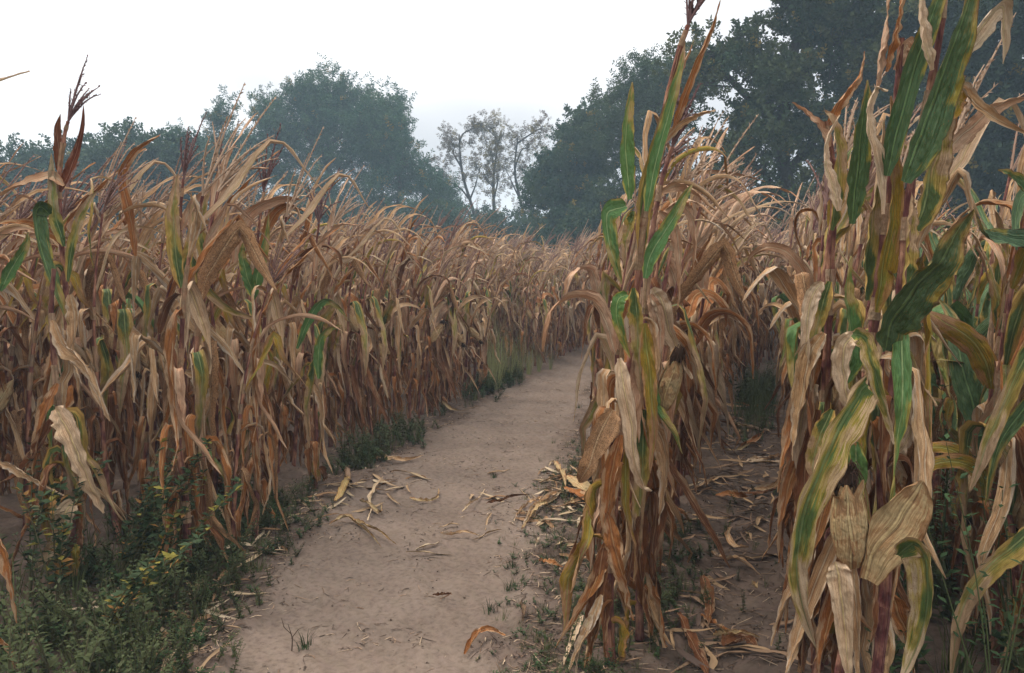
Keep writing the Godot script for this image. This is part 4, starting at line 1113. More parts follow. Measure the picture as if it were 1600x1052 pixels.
	hero("dry corn plant with a broad pale wavy leaf hanging over the weeds", Vector3(-2.32, 0, -3.95), [Vector3(-2.245, 0.186, -3.95), Vector3(-2.25, 0.618, -3.95), Vector3(-2.276, 0.88, -3.95), Vector3(-2.288, 1.138, -3.95), Vector3(-2.288, 1.394, -3.95), Vector3(-2.265, 1.584, -3.95)], 0.02, 0.01, [
		lf("pale", [Vector3(-2.214, 0.907, -3.8), Vector3(-2.156, 0.866, -3.77), Vector3(-2.089, 0.763, -3.74), Vector3(-2.041, 0.623, -3.74), Vector3(-2.003, 0.495, -3.75), Vector3(-1.98, 0.403, -3.77)], 0.18, 0.0, 0.1, 0.25, 0.018, Color(0.95, 0.93, 0.92)),
		lf("pale", [Vector3(-2.104, 0.454, -3.75), Vector3(-2.131, 0.426, -3.72), Vector3(-2.161, 0.316, -3.72), Vector3(-2.246, 0.21, -3.75), Vector3(-2.331, 0.123, -3.75)], 0.13, 0.0, 0.2, 0.4, 0.016, Color(0.8, 0.78, 0.75)),
		lf("brown", [Vector3(-2.274, 0.857, -3.9), Vector3(-2.359, 0.695, -3.9), Vector3(-2.461, 0.565, -3.9), Vector3(-2.593, 0.5, -3.9)], 0.09, 0.2, 0.8, 0.6),
		lf("tan", [Vector3(-2.521, 0.636, -3.85), Vector3(-2.429, 0.594, -3.85), Vector3(-2.337, 0.54, -3.85), Vector3(-2.215, 0.466, -3.85)], 0.08, 0.2, 0.6, 0.7),
		lf("tan", [Vector3(-2.256, 1.334, -3.9), Vector3(-2.205, 1.208, -3.9), Vector3(-2.13, 1.144, -3.9), Vector3(-2.057, 1.017, -3.9), Vector3(-2.017, 0.857, -3.9)], 0.12, 0.2, 0.6, 0.6),
		lf("orange", [Vector3(-2.247, 1.017, -3.9), Vector3(-2.318, 0.857, -3.9), Vector3(-2.378, 0.63, -3.9), Vector3(-2.406, 0.402, -3.9)], 0.1, 0.2, 0.6, 0.7)], 0.0)
	hero("corn plant with one upright yellow green leaf and a curved orange leaf, left field front", Vector3(-1.95, 0, -4.75), [Vector3(-2.002, -0.101, -4.75), Vector3(-1.972, 0.498, -4.75), Vector3(-1.968, 1.045, -4.75), Vector3(-1.966, 1.505, -4.75), Vector3(-1.96, 1.883, -4.75), Vector3(-1.936, 2.106, -4.75)], 0.019, 0.007, [
		lf("half", [Vector3(-1.926, 1.47, -4.65), Vector3(-1.953, 1.655, -4.65), Vector3(-1.963, 1.877, -4.65), Vector3(-1.942, 2.023, -4.65), Vector3(-1.928, 2.125, -4.65)], 0.1, 0.2, 0.2, 0.4),
		lf("half", [Vector3(-1.953, 1.506, -4.7), Vector3(-1.91, 1.656, -4.7), Vector3(-1.873, 1.842, -4.7), Vector3(-1.874, 2.027, -4.7)], 0.07, 0.4, 0.3, 0.6),
		lf("orange", [Vector3(-2.21, 1.656, -4.7), Vector3(-2.225, 1.842, -4.7), Vector3(-2.262, 2.027, -4.7), Vector3(-2.265, 2.138, -4.7), Vector3(-2.208, 2.248, -4.7), Vector3(-2.123, 2.314, -4.7), Vector3(-2.04, 2.357, -4.7)], 0.09, 0.2, 0.7, 0.6),
		lf("tan", [Vector3(-1.946, 1.393, -4.7), Vector3(-1.893, 1.279, -4.7), Vector3(-1.83, 1.127, -4.7), Vector3(-1.823, 0.897, -4.7)], 0.1, 0.2, 1.0, 0.7),
		lf("pink", [Vector3(-1.934, 1.805, -4.7), Vector3(-1.869, 1.954, -4.7), Vector3(-1.753, 2.064, -4.7), Vector3(-1.641, 2.064, -4.7)], 0.07, 0.2, 0.8, 0.9),
		lf("orange", [Vector3(-1.926, 1.057, -4.65), Vector3(-1.981, 0.905, -4.65), Vector3(-2.039, 0.675, -4.65), Vector3(-2.073, 0.366, -4.65)], 0.1, 0.2, 1.4, 0.8),
		lf("tan", [Vector3(-1.901, 0.987, -4.6), Vector3(-1.827, 0.95, -4.6), Vector3(-1.804, 0.761, -4.6), Vector3(-1.8, 0.456, -4.6), Vector3(-1.722, 0.186, -4.6), Vector3(-1.627, -0.047, -4.6)], 0.12, 0.2, 0.6, 0.7),
		lf("brown", [Vector3(-1.927, 0.714, -4.65), Vector3(-1.969, 0.521, -4.65), Vector3(-2.023, 0.288, -4.65), Vector3(-2.041, 0.014, -4.65)], 0.1, 0.2, 1.4, 0.8)], 0.42)
	hero("corn plant with two fresh green leaves crossing, left field front", Vector3(-1.82, 0, -5.0), [Vector3(-1.914, -0.105, -5), Vector3(-1.888, 0.44, -5), Vector3(-1.877, 1.016, -5), Vector3(-1.888, 1.42, -5), Vector3(-1.858, 1.818, -5), Vector3(-1.825, 2.094, -5)], 0.019, 0.007, [
		lf("half", [Vector3(-2.02, 1.305, -4.9), Vector3(-1.948, 1.431, -4.9), Vector3(-1.837, 1.561, -4.9), Vector3(-1.769, 1.736, -4.9), Vector3(-1.723, 1.949, -4.9)], 0.095, 0.2, 0.2, 0.4),
		lf("half", [Vector3(-1.88, 1.56, -4.95), Vector3(-1.92, 1.777, -4.95), Vector3(-1.898, 1.972, -4.95), Vector3(-1.855, 2.058, -4.95)], 0.085, 0.2, 0.3, 0.5),
		lf("half", [Vector3(-1.96, 1.658, -4.9), Vector3(-1.894, 1.502, -4.9), Vector3(-1.773, 1.364, -4.9), Vector3(-1.637, 1.297, -4.9), Vector3(-1.531, 1.274, -4.9)], 0.08, 0.2, 0.4, 0.6),
		lf("pink", [Vector3(-1.831, 1.855, -4.95), Vector3(-1.769, 2.05, -4.95), Vector3(-1.647, 2.186, -4.95), Vector3(-1.49, 2.197, -4.95)], 0.07, 0.2, 0.8, 0.9),
		lf("orange", [Vector3(-1.839, 1.027, -4.9), Vector3(-1.789, 0.867, -4.9), Vector3(-1.789, 0.626, -4.9), Vector3(-1.759, 0.3, -4.9)], 0.1, 0.2, 1.2, 0.8),
		lf("tan", [Vector3(-1.845, 0.867, -4.9), Vector3(-1.894, 0.706, -4.9), Vector3(-1.954, 0.463, -4.9), Vector3(-1.95, 0.136, -4.9)], 0.1, 0.2, 1.2, 0.8)], 0.42)
	hero("corn plant with a big drooping pinkish leaf over two green ones, left field front", Vector3(-1.62, 0, -5.2), [Vector3(-1.705, -0.086, -5.2), Vector3(-1.683, 0.394, -5.2), Vector3(-1.674, 0.992, -5.2), Vector3(-1.679, 1.413, -5.2), Vector3(-1.642, 1.827, -5.2), Vector3(-1.602, 2.073, -5.2)], 0.019, 0.007, [
		lf("pink", [Vector3(-1.772, 1.62, -5.1), Vector3(-1.742, 1.803, -5.1), Vector3(-1.656, 1.944, -5.1), Vector3(-1.52, 2.016, -5.1), Vector3(-1.398, 2.032, -5.1), Vector3(-1.338, 2.016, -5.1)], 0.14, 0.5, 0.3, 0.6),
		lf("fresh", [Vector3(-1.656, 1.396, -5.1), Vector3(-1.692, 1.539, -5.1), Vector3(-1.721, 1.661, -5.1), Vector3(-1.711, 1.75, -5.1)], 0.085, 0.2, 0.3, 0.4, 0.005, Color(0.85, 0.85, 0.8)),
		lf("fresh", [Vector3(-1.656, 1.384, -5.1), Vector3(-1.619, 1.539, -5.1), Vector3(-1.573, 1.722, -5.1), Vector3(-1.543, 1.923, -5.1)], 0.08, 0.2, 0.3, 0.4, 0.005, Color(0.8, 0.8, 0.75)),
		lf("orange", [Vector3(-1.631, 1.661, -5.15), Vector3(-1.538, 1.906, -5.15), Vector3(-1.434, 1.987, -5.15), Vector3(-1.361, 1.947, -5.15), Vector3(-1.373, 1.784, -5.15)], 0.1, 0.2, 0.8, 0.7),
		lf("tan", [Vector3(-1.642, 1.004, -5.1), Vector3(-1.688, 0.837, -5.1), Vector3(-1.679, 0.586, -5.1), Vector3(-1.639, 0.247, -5.1)], 0.1, 0.2, 1.2, 0.8),
		lf("orange", [Vector3(-1.647, 0.837, -5.1), Vector3(-1.577, 0.67, -5.1), Vector3(-1.567, 0.417, -5.1), Vector3(-1.551, 0.076, -5.1)], 0.1, 0.2, 1.2, 0.8)], 0.45)
	hero("corn plant with a folded light green leaf at mid height, left field front", Vector3(-1.45, 0, -5.75), [Vector3(-1.454, -0.022, -5.75), Vector3(-1.436, 0.361, -5.75), Vector3(-1.435, 0.834, -5.75), Vector3(-1.445, 1.208, -5.75), Vector3(-1.428, 1.577, -5.75), Vector3(-1.384, 1.897, -5.75)], 0.018, 0.007, [
		lf("fresh", [Vector3(-1.521, 1.014, -5.6), Vector3(-1.453, 1.182, -5.6), Vector3(-1.369, 1.317, -5.6), Vector3(-1.287, 1.353, -5.6), Vector3(-1.207, 1.299, -5.6), Vector3(-1.15, 1.209, -5.6)], 0.075, 0.3, 0.3, 0.5),
		lf("fresh", [Vector3(-1.371, 0.799, -5.6), Vector3(-1.377, 0.946, -5.6), Vector3(-1.356, 1.073, -5.6), Vector3(-1.287, 1.155, -5.6), Vector3(-1.196, 1.182, -5.6)], 0.08, 0.3, 0.3, 0.4),
		lf("half", [Vector3(-1.408, 0.94, -5.65), Vector3(-1.439, 0.755, -5.65), Vector3(-1.471, 0.57, -5.65), Vector3(-1.459, 0.289, -5.65)], 0.08, 0.3, 0.3, 0.4),
		lf("pink", [Vector3(-1.416, 1.532, -5.7), Vector3(-1.366, 1.759, -5.7), Vector3(-1.227, 1.894, -5.7), Vector3(-1.09, 1.885, -5.7)], 0.07, 0.2, 0.8, 0.9),
		lf("tan", [Vector3(-1.412, 0.755, -5.65), Vector3(-1.356, 0.57, -5.65), Vector3(-1.348, 0.289, -5.65), Vector3(-1.297, 0.101, -5.65)], 0.09, 0.2, 1.2, 0.8)], 0.42)
	hero("corn plant just outside the left edge with one torn brown leaf hanging in", Vector3(-2.45, 0, -3.1), [Vector3(-2.442, 0.358, -3.1), Vector3(-2.407, 0.881, -3.1), Vector3(-2.347, 1.389, -3.1)], 0.02, 0.012, [
		lf("orange", [Vector3(-2.075, 0.653, -3), Vector3(-2.006, 0.556, -3), Vector3(-1.965, 0.495, -3), Vector3(-1.946, 0.398, -3), Vector3(-1.936, 0.295, -3), Vector3(-1.932, 0.192, -3)], 0.12, 0.2, 0.5, 0.6, 0.01, Color(1.3, 1.3, 1.3)),
		lf("orange", [Vector3(-2.077, 0.289, -2.9), Vector3(-1.985, 0.226, -2.9), Vector3(-1.903, 0.163, -2.9), Vector3(-1.874, 0.036, -2.9)], 0.1, 0.2, 0.5, 0.6)], 0.0)


# ---------------------------------------------------------------- the field
func ordinal(n: int) -> String:
	var w := ["first", "second", "third", "fourth", "fifth", "sixth", "seventh", "eighth", "ninth", "tenth", "eleventh", "twelfth"]
	return w[n - 1] if n <= 12 else "%d%s" % [n, "th" if n % 100 in [11, 12, 13] else ["th", "st", "nd", "rd", "th", "th", "th", "th", "th", "th"][n % 10]]


func field() -> void:
	rng.seed = 7
	var kinds := []
	for k in 11:
		kinds.append(["dry", plant("dry", k % 6 != 5)])
	for k in 8:
		kinds.append(["mixed", plant("mixed", k % 4 != 3)])
	for k in 6:
		kinds.append(["green", plant("green", k % 2 == 0)])
	var todo := []
	for row in range(-40, 24):
		var p0 := 0.15 + 0.76 * row
		var count := 0
		var t := 0.0
		while t < 30.0:
			t += r(0.12, 0.24)
			var p := p0 + r(-0.06, 0.06) + (-0.05 if row == -1 else 0.08 if row == 0 else 0.0) + (r(0.1, 0.5) if row == -1 and t > 11.5 and rng.randf() < 0.5 else 0.0)
			var at := spot(p, t)
			var deep := -at.z
			if deep < (2.55 if row >= 1 else 2.8) or deep > 27.0 or absf(at.x) > deep * 0.72 + 1.4:
				continue
			var b := bounds(t)
			if row <= -4:
				if p > b.x - 0.18:
					continue
				if row == -4 and (t > 5.6 or t < 3.2):
					continue
				if row == -5 and (deep < 4.35 or (t > 9.5 and t < 11.4)):
					continue
			elif row < 0:
				if row == -1 and deep < 3.45:
					continue
				if row == -2 and t < 6.1:
					continue
				if row == -3 and t < 9.6:
					continue
				if p < b.y + 0.1:
					continue
			elif row == 0 and deep < 2.8:
				continue
			elif row == 1 and deep < 2.6:
				continue
			count += 1
			var behind := 0
			if row <= -5:
				behind = -5 - row
			elif row >= 1:
				behind = row - 1
			todo.append({"at": at, "row": row, "n": count, "score": deep * (1.0 + 0.22 * behind)})
	todo.sort_custom(func(x, y): return x.score < y.score)
	var first := {}
	var rest := []
	for i in kinds.size():
		rest.append([])
	for i in todo.size():
		var d: Dictionary = todo[i]
		var g := rng.randf()
		var k := 0
		var leftish: bool = d.row <= -4
		if d.row >= 1:
			k = 19 + rng.randi() % 6 if g < 0.76 else 11 + rng.randi() % 8 if g < 0.94 else rng.randi() % 11
		elif d.row == 0:
			k = 11 + rng.randi() % 8 if g < 0.7 else rng.randi() % 11
		elif leftish:
			k = rng.randi() % 11 if g < 0.66 else 11 + rng.randi() % 8
		else:
			k = rng.randi() % 11 if g < 0.7 else 11 + rng.randi() % 8
		var at: Vector3 = d.at
		var down := lerpf(1.0, 0.92, smoothstep(4.5, 7.5, across(at.x, at.z).y)) if d.row <= -4 else 1.0
		at.y = height(at.x, at.z) - 0.01
		var size := r(0.82, 1.1) if d.row <= -4 else r(0.88, 1.12) if d.row < 1 else r(0.86, 1.05)
		size *= down
		var xf := Transform3D(Basis(Vector3.UP, r(-0.45, 0.45)) * Basis(Vector3.FORWARD, r(-0.07, 0.09)) * Basis(Vector3.RIGHT, r(-0.06, 0.06)), at)
		xf.basis = xf.basis * Basis.from_scale(Vector3(size * r(0.95, 1.1), size, size * r(0.95, 1.1)))
		if i >= 285:
			rest[k].append(xf)
			continue
		var o: Node3D
		if first.has(k):
			o = first[k].duplicate()
			o.name = numbered("corn_plant")
			add_child(o, true)
		else:
			o = base("corn_plant", at)
			raise_plant(kinds[k][1], o)
			first[k] = o
		o.transform = xf
		var look: String = {"dry": "dry brown corn plant", "mixed": "yellowing corn plant", "green": "greenish corn plant"}[kinds[k][0]]
		var where := ""
		var group := ""
		if d.row == -4:
			where = "%s from the weed patch, short row at path's left edge" % ordinal(d.n)
			group = "corn in the short row by the weeds"
		elif d.row == -5:
			where = "%s from the near end, long row lining path's left side" % ordinal(d.n)
			group = "corn lining the left side of the path"
		elif d.row < -5:
			where = "%s from the near end, %s row behind path's left side" % [ordinal(d.n), ordinal(-5 - d.row)]
			group = "corn inside the left field"
		elif d.row == -1:
			where = "%s behind the tall pair, row beside the furrow" % ordinal(d.n)
			group = "corn in the row between path and furrow"
		elif d.row < -1:
			where = "%s from the near end, %s row lining path's right side" % [ordinal(d.n), "front" if d.row == -2 else "farther"]
			group = "corn lining the right side of the path"
		elif d.row == 0:
			where = "%s behind the tallest plant, row right of the furrow" % ordinal(d.n)
			group = "corn in the row right of the furrow"
		else:
			where = "%s from the near end, %s row beyond the furrow's right side" % [ordinal(d.n), ordinal(d.row)]
			group = "green corn at the right"
		tag(o, look + ", " + where, "corn plant", group)
	var mass := base("distant_corn", Vector3.ZERO)
	tag(mass, "mass of dry corn plants filling the field behind the front rows", "corn", "", "stuff")
	for k in kinds.size():
		if rest[k].size():
			scatter("corn_mass", merged(kinds[k][1]), rest[k], mass)


# ---------------------------------------------------------------- weeds and grass
func weed_mesh(h: float, n: int, leaf: float, col: Color, bushy := 0.5) -> ArrayMesh:
	var mb := MB.new()
	for b in 3:
		var az := r(0, TAU)
		var lean := Vector3(cos(az), 0, sin(az)) * h * bushy * r(0.3, 1.0)
		var pts := [Vector3.ZERO, lean * 0.4 + Vector3.UP * h * 0.5, lean + Vector3.UP * h * r(0.7, 1.0)]
		mb.tube(pts, [0.004, 0.003, 0.001], 3, Color(0.1, 0.09, 0.05))
		var line := smooth_path(pts, n)
		for i in range(1, n + 1):
			for q in 2:
				var a2 := i * 2.4 + q * PI + r(-0.4, 0.4)
				var d := Vector3(cos(a2), r(0.0, 0.7), sin(a2)).normalized()
				var x := d.cross(Vector3(r(-0.3, 0.3), 1, r(-0.3, 0.3))).normalized()
				var l := leaf * r(0.6, 1.2) * (1.25 - 0.7 * i / n)
				mb.quad(line[i], x * l * 0.24, d * l, col * r(0.7, 1.35))
	return one(mb, mats.weed)


func grass_mesh(h: float, n: int, col: Color) -> ArrayMesh:
	var mb := MB.new()
	for i in n:
		var az := r(0, TAU)
		var o := Vector3(cos(az), 0, sin(az))
		var l := h * r(0.5, 1.1)
		var p0 := o * r(0, 0.04)
		var pts := [p0, p0 + o * l * 0.12 + Vector3.UP * l * 0.5, p0 + o * l * r(0.25, 0.55) + Vector3.UP * l * r(0.6, 0.95)]
		var k := mb.v.size()
		var x := Vector3(-o.z, 0, o.x) * r(0.0018, 0.0035)
		for q in 3:
			mb.v.append_array([pts[q] - x * (1.0 - 0.45 * q), pts[q] + x * (1.0 - 0.45 * q)])
			for e in 2:
				mb.n.append((Vector3.UP * 0.4 + o).normalized())
				mb.uv.append(Vector2(e, q * 0.5))
				mb.c.append(col * r(0.7, 1.3))
		mb.ix.append_array([k, k + 1, k + 2, k + 1, k + 3, k + 2, k + 2, k + 3, k + 4, k + 3, k + 5, k + 4])
	return one(mb, mats.weed)


func on_ground(p: Vector3) -> Vector3:
	return Vector3(p.x, height(p.x, p.z), p.z)


func weeds() -> void:
	rng.seed = 99
	var g := Color(0.062, 0.073, 0.03)
	var low := [weed_mesh(0.22, 7, 0.05, g), weed_mesh(0.32, 9, 0.045, g * 0.9, 0.4), weed_mesh(0.16, 6, 0.045, Color(0.045, 0.075, 0.03), 0.9), grass_mesh(0.24, 16, Color(0.1, 0.115, 0.045))]
	var spread := []
	for k in 4:
		spread.append([])
	var drop := func(at: Vector3, size: float, w := -1) -> void:
		spread[w if w >= 0 else rng.randi() % 4].append(turned(on_ground(at) + Vector3(0, -0.01, 0), size, 0.25))
	# the patch in the near left corner
	for i in 1250:
		var t := r(1.9, 4.6)
		var b := bounds(t)
		var p := b.x + 0.12 - absf(rng.randfn(0, 0.62))
		if p < -3.9:
			continue
		var edge := clampf((b.x - p) / 0.5, 0.0, 1.0)
		if rng.randf() > 0.2 + edge * (0.75 + 0.9 * noise.get_noise_2d(p * 160.0, t * 160.0)):
			continue
		drop.call(spot(p, t), r(0.35, 0.6) + edge * r(0.2, 0.75))
	# thin strip along the left edge, the clump by the bend, the right edge, the furrow
	for i in 900:
		var t := r(4.5, 11.0)
		var b := bounds(t)
		var lush := smoothstep(1.2, 0.2, absf(t - 6.3)) + smoothstep(1.6, 0.4, absf(t - 9.9))
		if rng.randf() < (0.12 + lush) * (0.6 + 1.2 * noise.get_noise_2d(t * 300.0, 5.0)):
			drop.call(spot(b.x - 0.08 + rng.randfn(0, 0.13) - 0.1, t), r(0.35, 0.8) + 0.3 * lush)
	for i in 750:
		var t := r(2.6, 7.2)
		var b := bounds(t)
		drop.call(spot(b.y + 0.14 + rng.randfn(0, 0.17), t), r(0.15, 0.42), 3 if rng.randf() < 0.55 else 2)
	for i in 170:
		drop.call(spot(r(-0.4, 0.0), 10.2 + rng.randfn(0, 1.1)), r(0.7, 1.5), 3 if rng.randf() < 0.8 else -1)
	for i in 60:
		drop.call(spot(r(-0.5, 0.1), r(2.4, 6.0)), r(0.2, 0.45))
	for i in 520:   # under the green corn at the right
		drop.call(spot(r(0.35, 3.2), r(1.9, 5.5)), r(0.6, 1.7))
	for i in 300:   # at the foot of the rows
		drop.call(spot(-0.6 + rng.randfn(0, 0.15), r(2.6, 5.0)), r(0.3, 0.6))
	var cover := base("weed_cover", Vector3.ZERO)
	tag(cover, "low dark green weeds covering the soil beside the path and under the corn", "weeds", "", "stuff")
	for k in 4:
		scatter("weed_sprigs", low[k], spread[k], cover)
	# tall grass by the bend
	var tall := grass_mesh(0.85, 60, Color(0.2, 0.2, 0.085))
	var spots := [Vector3(-0.278, 0, -10.7), Vector3(-0.158, 0, -10.819), Vector3(-0.027, 0, -11.064), Vector3(0.111, 0, -11.452), Vector3(0.25, 0, -11.869), Vector3(0.416, 0, -12.24), Vector3(0.614, 0, -12.634), Vector3(-0.202, 0, -10.36)]
	for k in spots.size():
		var o := MeshInstance3D.new()
		o.name = numbered("grass_clump")
		o.mesh = tall
		add_child(o, true)
		o.transform = turned(on_ground(spots[k]), [1.5, 1.45, 1.3, 1.1, 0.9, 0.75, 0.6, 1.1][k], 0.1)
		tag(o, "green grass clump at the bend of the path, %s from its near end" % ordinal(k + 1) if k < 7 else "short green grass clump in front of the others at the path bend", "grass", "grass clumps at the bend of the path")
	# small tufts on the path
	var tuft := grass_mesh(0.09, 40, Color(0.05, 0.07, 0.03))
	var ts := [Vector3(-0.891, 0, -3.304), Vector3(-0.107, 0, -3.678), Vector3(0, 0, -4.247), Vector3(-0.141, 0, -6.126), Vector3(-0.016, 0, -3.951), Vector3(0.777, 0, -9.102)]
	for k in ts.size():
		var o := MeshInstance3D.new()
		o.name = numbered("grass_tuft")
		o.mesh = tuft
		add_child(o, true)
		o.transform = turned(on_ground(ts[k]), [0.9, 0.8, 0.8, 0.7, 0.7, 1.0][k], 0.1)
		tag(o, ["dark green grass tuft alone on the near left of the path", "small grass tuft near the brown leaf on the path", "grass tuft at the right edge of the path", "tiny grass tuft beside the thin dry stick", "grass tuft between the edge weeds and the near brown leaf", "grass tuft far along the path beside the right row"][k], "grass", "grass tufts on the path")
	# taller single weeds in the left corner, with yellowing leaves
	var wl := ["tall leaning weed with yellow leaves in front of the wavy corn leaf", "weed with many yellow leaves left of the corn row's foot", "weed with pale seed heads at the left edge", "leaning green weed rising against the brown corn", "weed with a few orange leaves under the wavy leaf", "weed with a long yellowing stem low in the corner"]
	var at := [Vector3(-1.95, 0, -3.951), Vector3(-1.73, 0, -3.715), Vector3(-2.355, 0, -3.753), Vector3(-1.988, 0, -3.83), Vector3(-2.093, 0, -3.538), Vector3(-1.752, 0, -3.173)]
	for k in 6:
		var o := base("tall_weed", on_ground(at[k]))
		tag(o, wl[k], "weed", "tall weeds in the near left corner")
		var st := MB.new()
		var h: float = [0.75, 0.55, 0.7, 0.62, 0.6, 0.5][k]
		var lean := Vector3([0.3, 0.22, 0.1, 0.35, 0.0, 0.3][k], 0, -0.1)
		var leaves := MB.new()
		for b in 5:
			var top := lean + Vector3(r(-0.22, 0.22), h * r(0.75, 1.05), r(-0.22, 0.22))
			var line := smooth_path([Vector3.ZERO, top * 0.5 + Vector3(0, 0.06, 0), top], 16)
			var rad := []
			for i in 17:
				rad.append(0.005 - 0.00023 * i)
			st.tube(line, rad, 5, Color(0.1, 0.09, 0.045))
			for i in range(4, 17):
				for q in 4:
					var a2 := r(0, TAU)
					var d := Vector3(cos(a2), r(-0.1, 0.8), sin(a2)).normalized()
					var l := r(0.025, 0.06)
					var c := Color(0.038, 0.058, 0.026)
					var g2 := rng.randf()
					if g2 < [0.16, 0.22, 0.04, 0.1, 0.12, 0.18][k]:
						c = Color(0.18, 0.15, 0.03)
					elif g2 < [0.2, 0.26, 0.3, 0.14, 0.24, 0.24][k]:
						c = Color(0.26, 0.13, 0.04) if k != 2 else Color(0.22, 0.22, 0.12)
					leaves.quad(line[i], d.cross(Vector3(r(-0.4, 0.4), 1, r(-0.4, 0.4))).normalized() * l * 0.26, d * l, c * r(0.7, 1.2))
		part("stem", one(st, mats.weed), o)
		var lo := part("leaves", one(leaves, mats.weed), o)
		lo.set_meta("kind", "stuff")
	# thin weeds among the green corn
	for k in 5:
		var p: Vector3 = spot([0.75, 0.95, 1.15, 0.8, 1.4][k], [3.0, 3.5, 3.2, 4.3, 4.0][k])
		var o := base("thin_weed", on_ground(p))
		tag(o, "thin branching green weed %s" % ["just right of the open husk", "between the open husk and the green corn", "in front of the pink ear at right", "behind the tallest corn plant", "farthest into the green corn at right"][k], "weed", "thin weeds among the green corn")
		var st := MB.new()
		var leaves := MB.new()
		for b in 6:
			var top := Vector3(r(-0.3, 0.3), r(0.7, 1.15), r(-0.25, 0.25))
			var line := smooth_path([Vector3.ZERO, top * 0.5 + Vector3(r(-0.05, 0.05), 0.05, 0), top], 14)
			var rad := []
			for i in 15:
				rad.append(0.0045 - 0.00022 * i)
			st.tube(line, rad, 4, Color(0.1, 0.12, 0.05))
			for i in range(4, 15):
				for q in 3:
					var a2 := r(0, TAU)
					var d := Vector3(cos(a2), r(-0.1, 0.8), sin(a2)).normalized()
					var l := r(0.02, 0.05)
					leaves.quad(line[i] + d * 0.02, d.cross(Vector3.UP).normalized() * l * 0.22, d * l, Color(0.05, 0.085, 0.035) * r(0.7, 1.3))
		part("stem", one(st, mats.weed), o)
		part("leaves", one(leaves, mats.weed), o).set_meta("kind", "stuff")


# ---------------------------------------------------------------- litter
func fallen(label: String, called: String, mat: String, pts: Array, w: float, curl: float, twist := 0.6, col := Color.WHITE, group := "fallen corn leaves") -> void:
	var o := base(called, on_ground(pts[0]))
	tag(o, label, "leaf" if called == "fallen_leaf" else "stalk" if called == "broken_stalk" else "husk", group)
	var local := []
	for i in pts.size():
		var p := on_ground(pts[i]) + Vector3(0, 0.02 + r(0.0, 0.03), 0)
		local.append(p - o.position)
	var mb := MB.new()
	if called == "broken_stalk":
		var line := smooth_path(local, 12)
		var rad := []
		for i in 13:
			rad.append(w * (1.0 + 0.25 * float(i % 4 == 0)))
		mb.tube(line, rad, 7, col, 2.0)
	else:
		blade(mb, smooth_path(local, 26), {"w": w * 0.72, "curl": curl * 1.25, "twist": twist * 1.5, "roll": r(-0.3, 0.3), "wave": 0.012, "face": Vector3(0.1, 1, 0.2)}, col * tint(0.1), 8)
	part("blade" if called != "broken_stalk" else "stem", one(mb, mats[mat]), o)


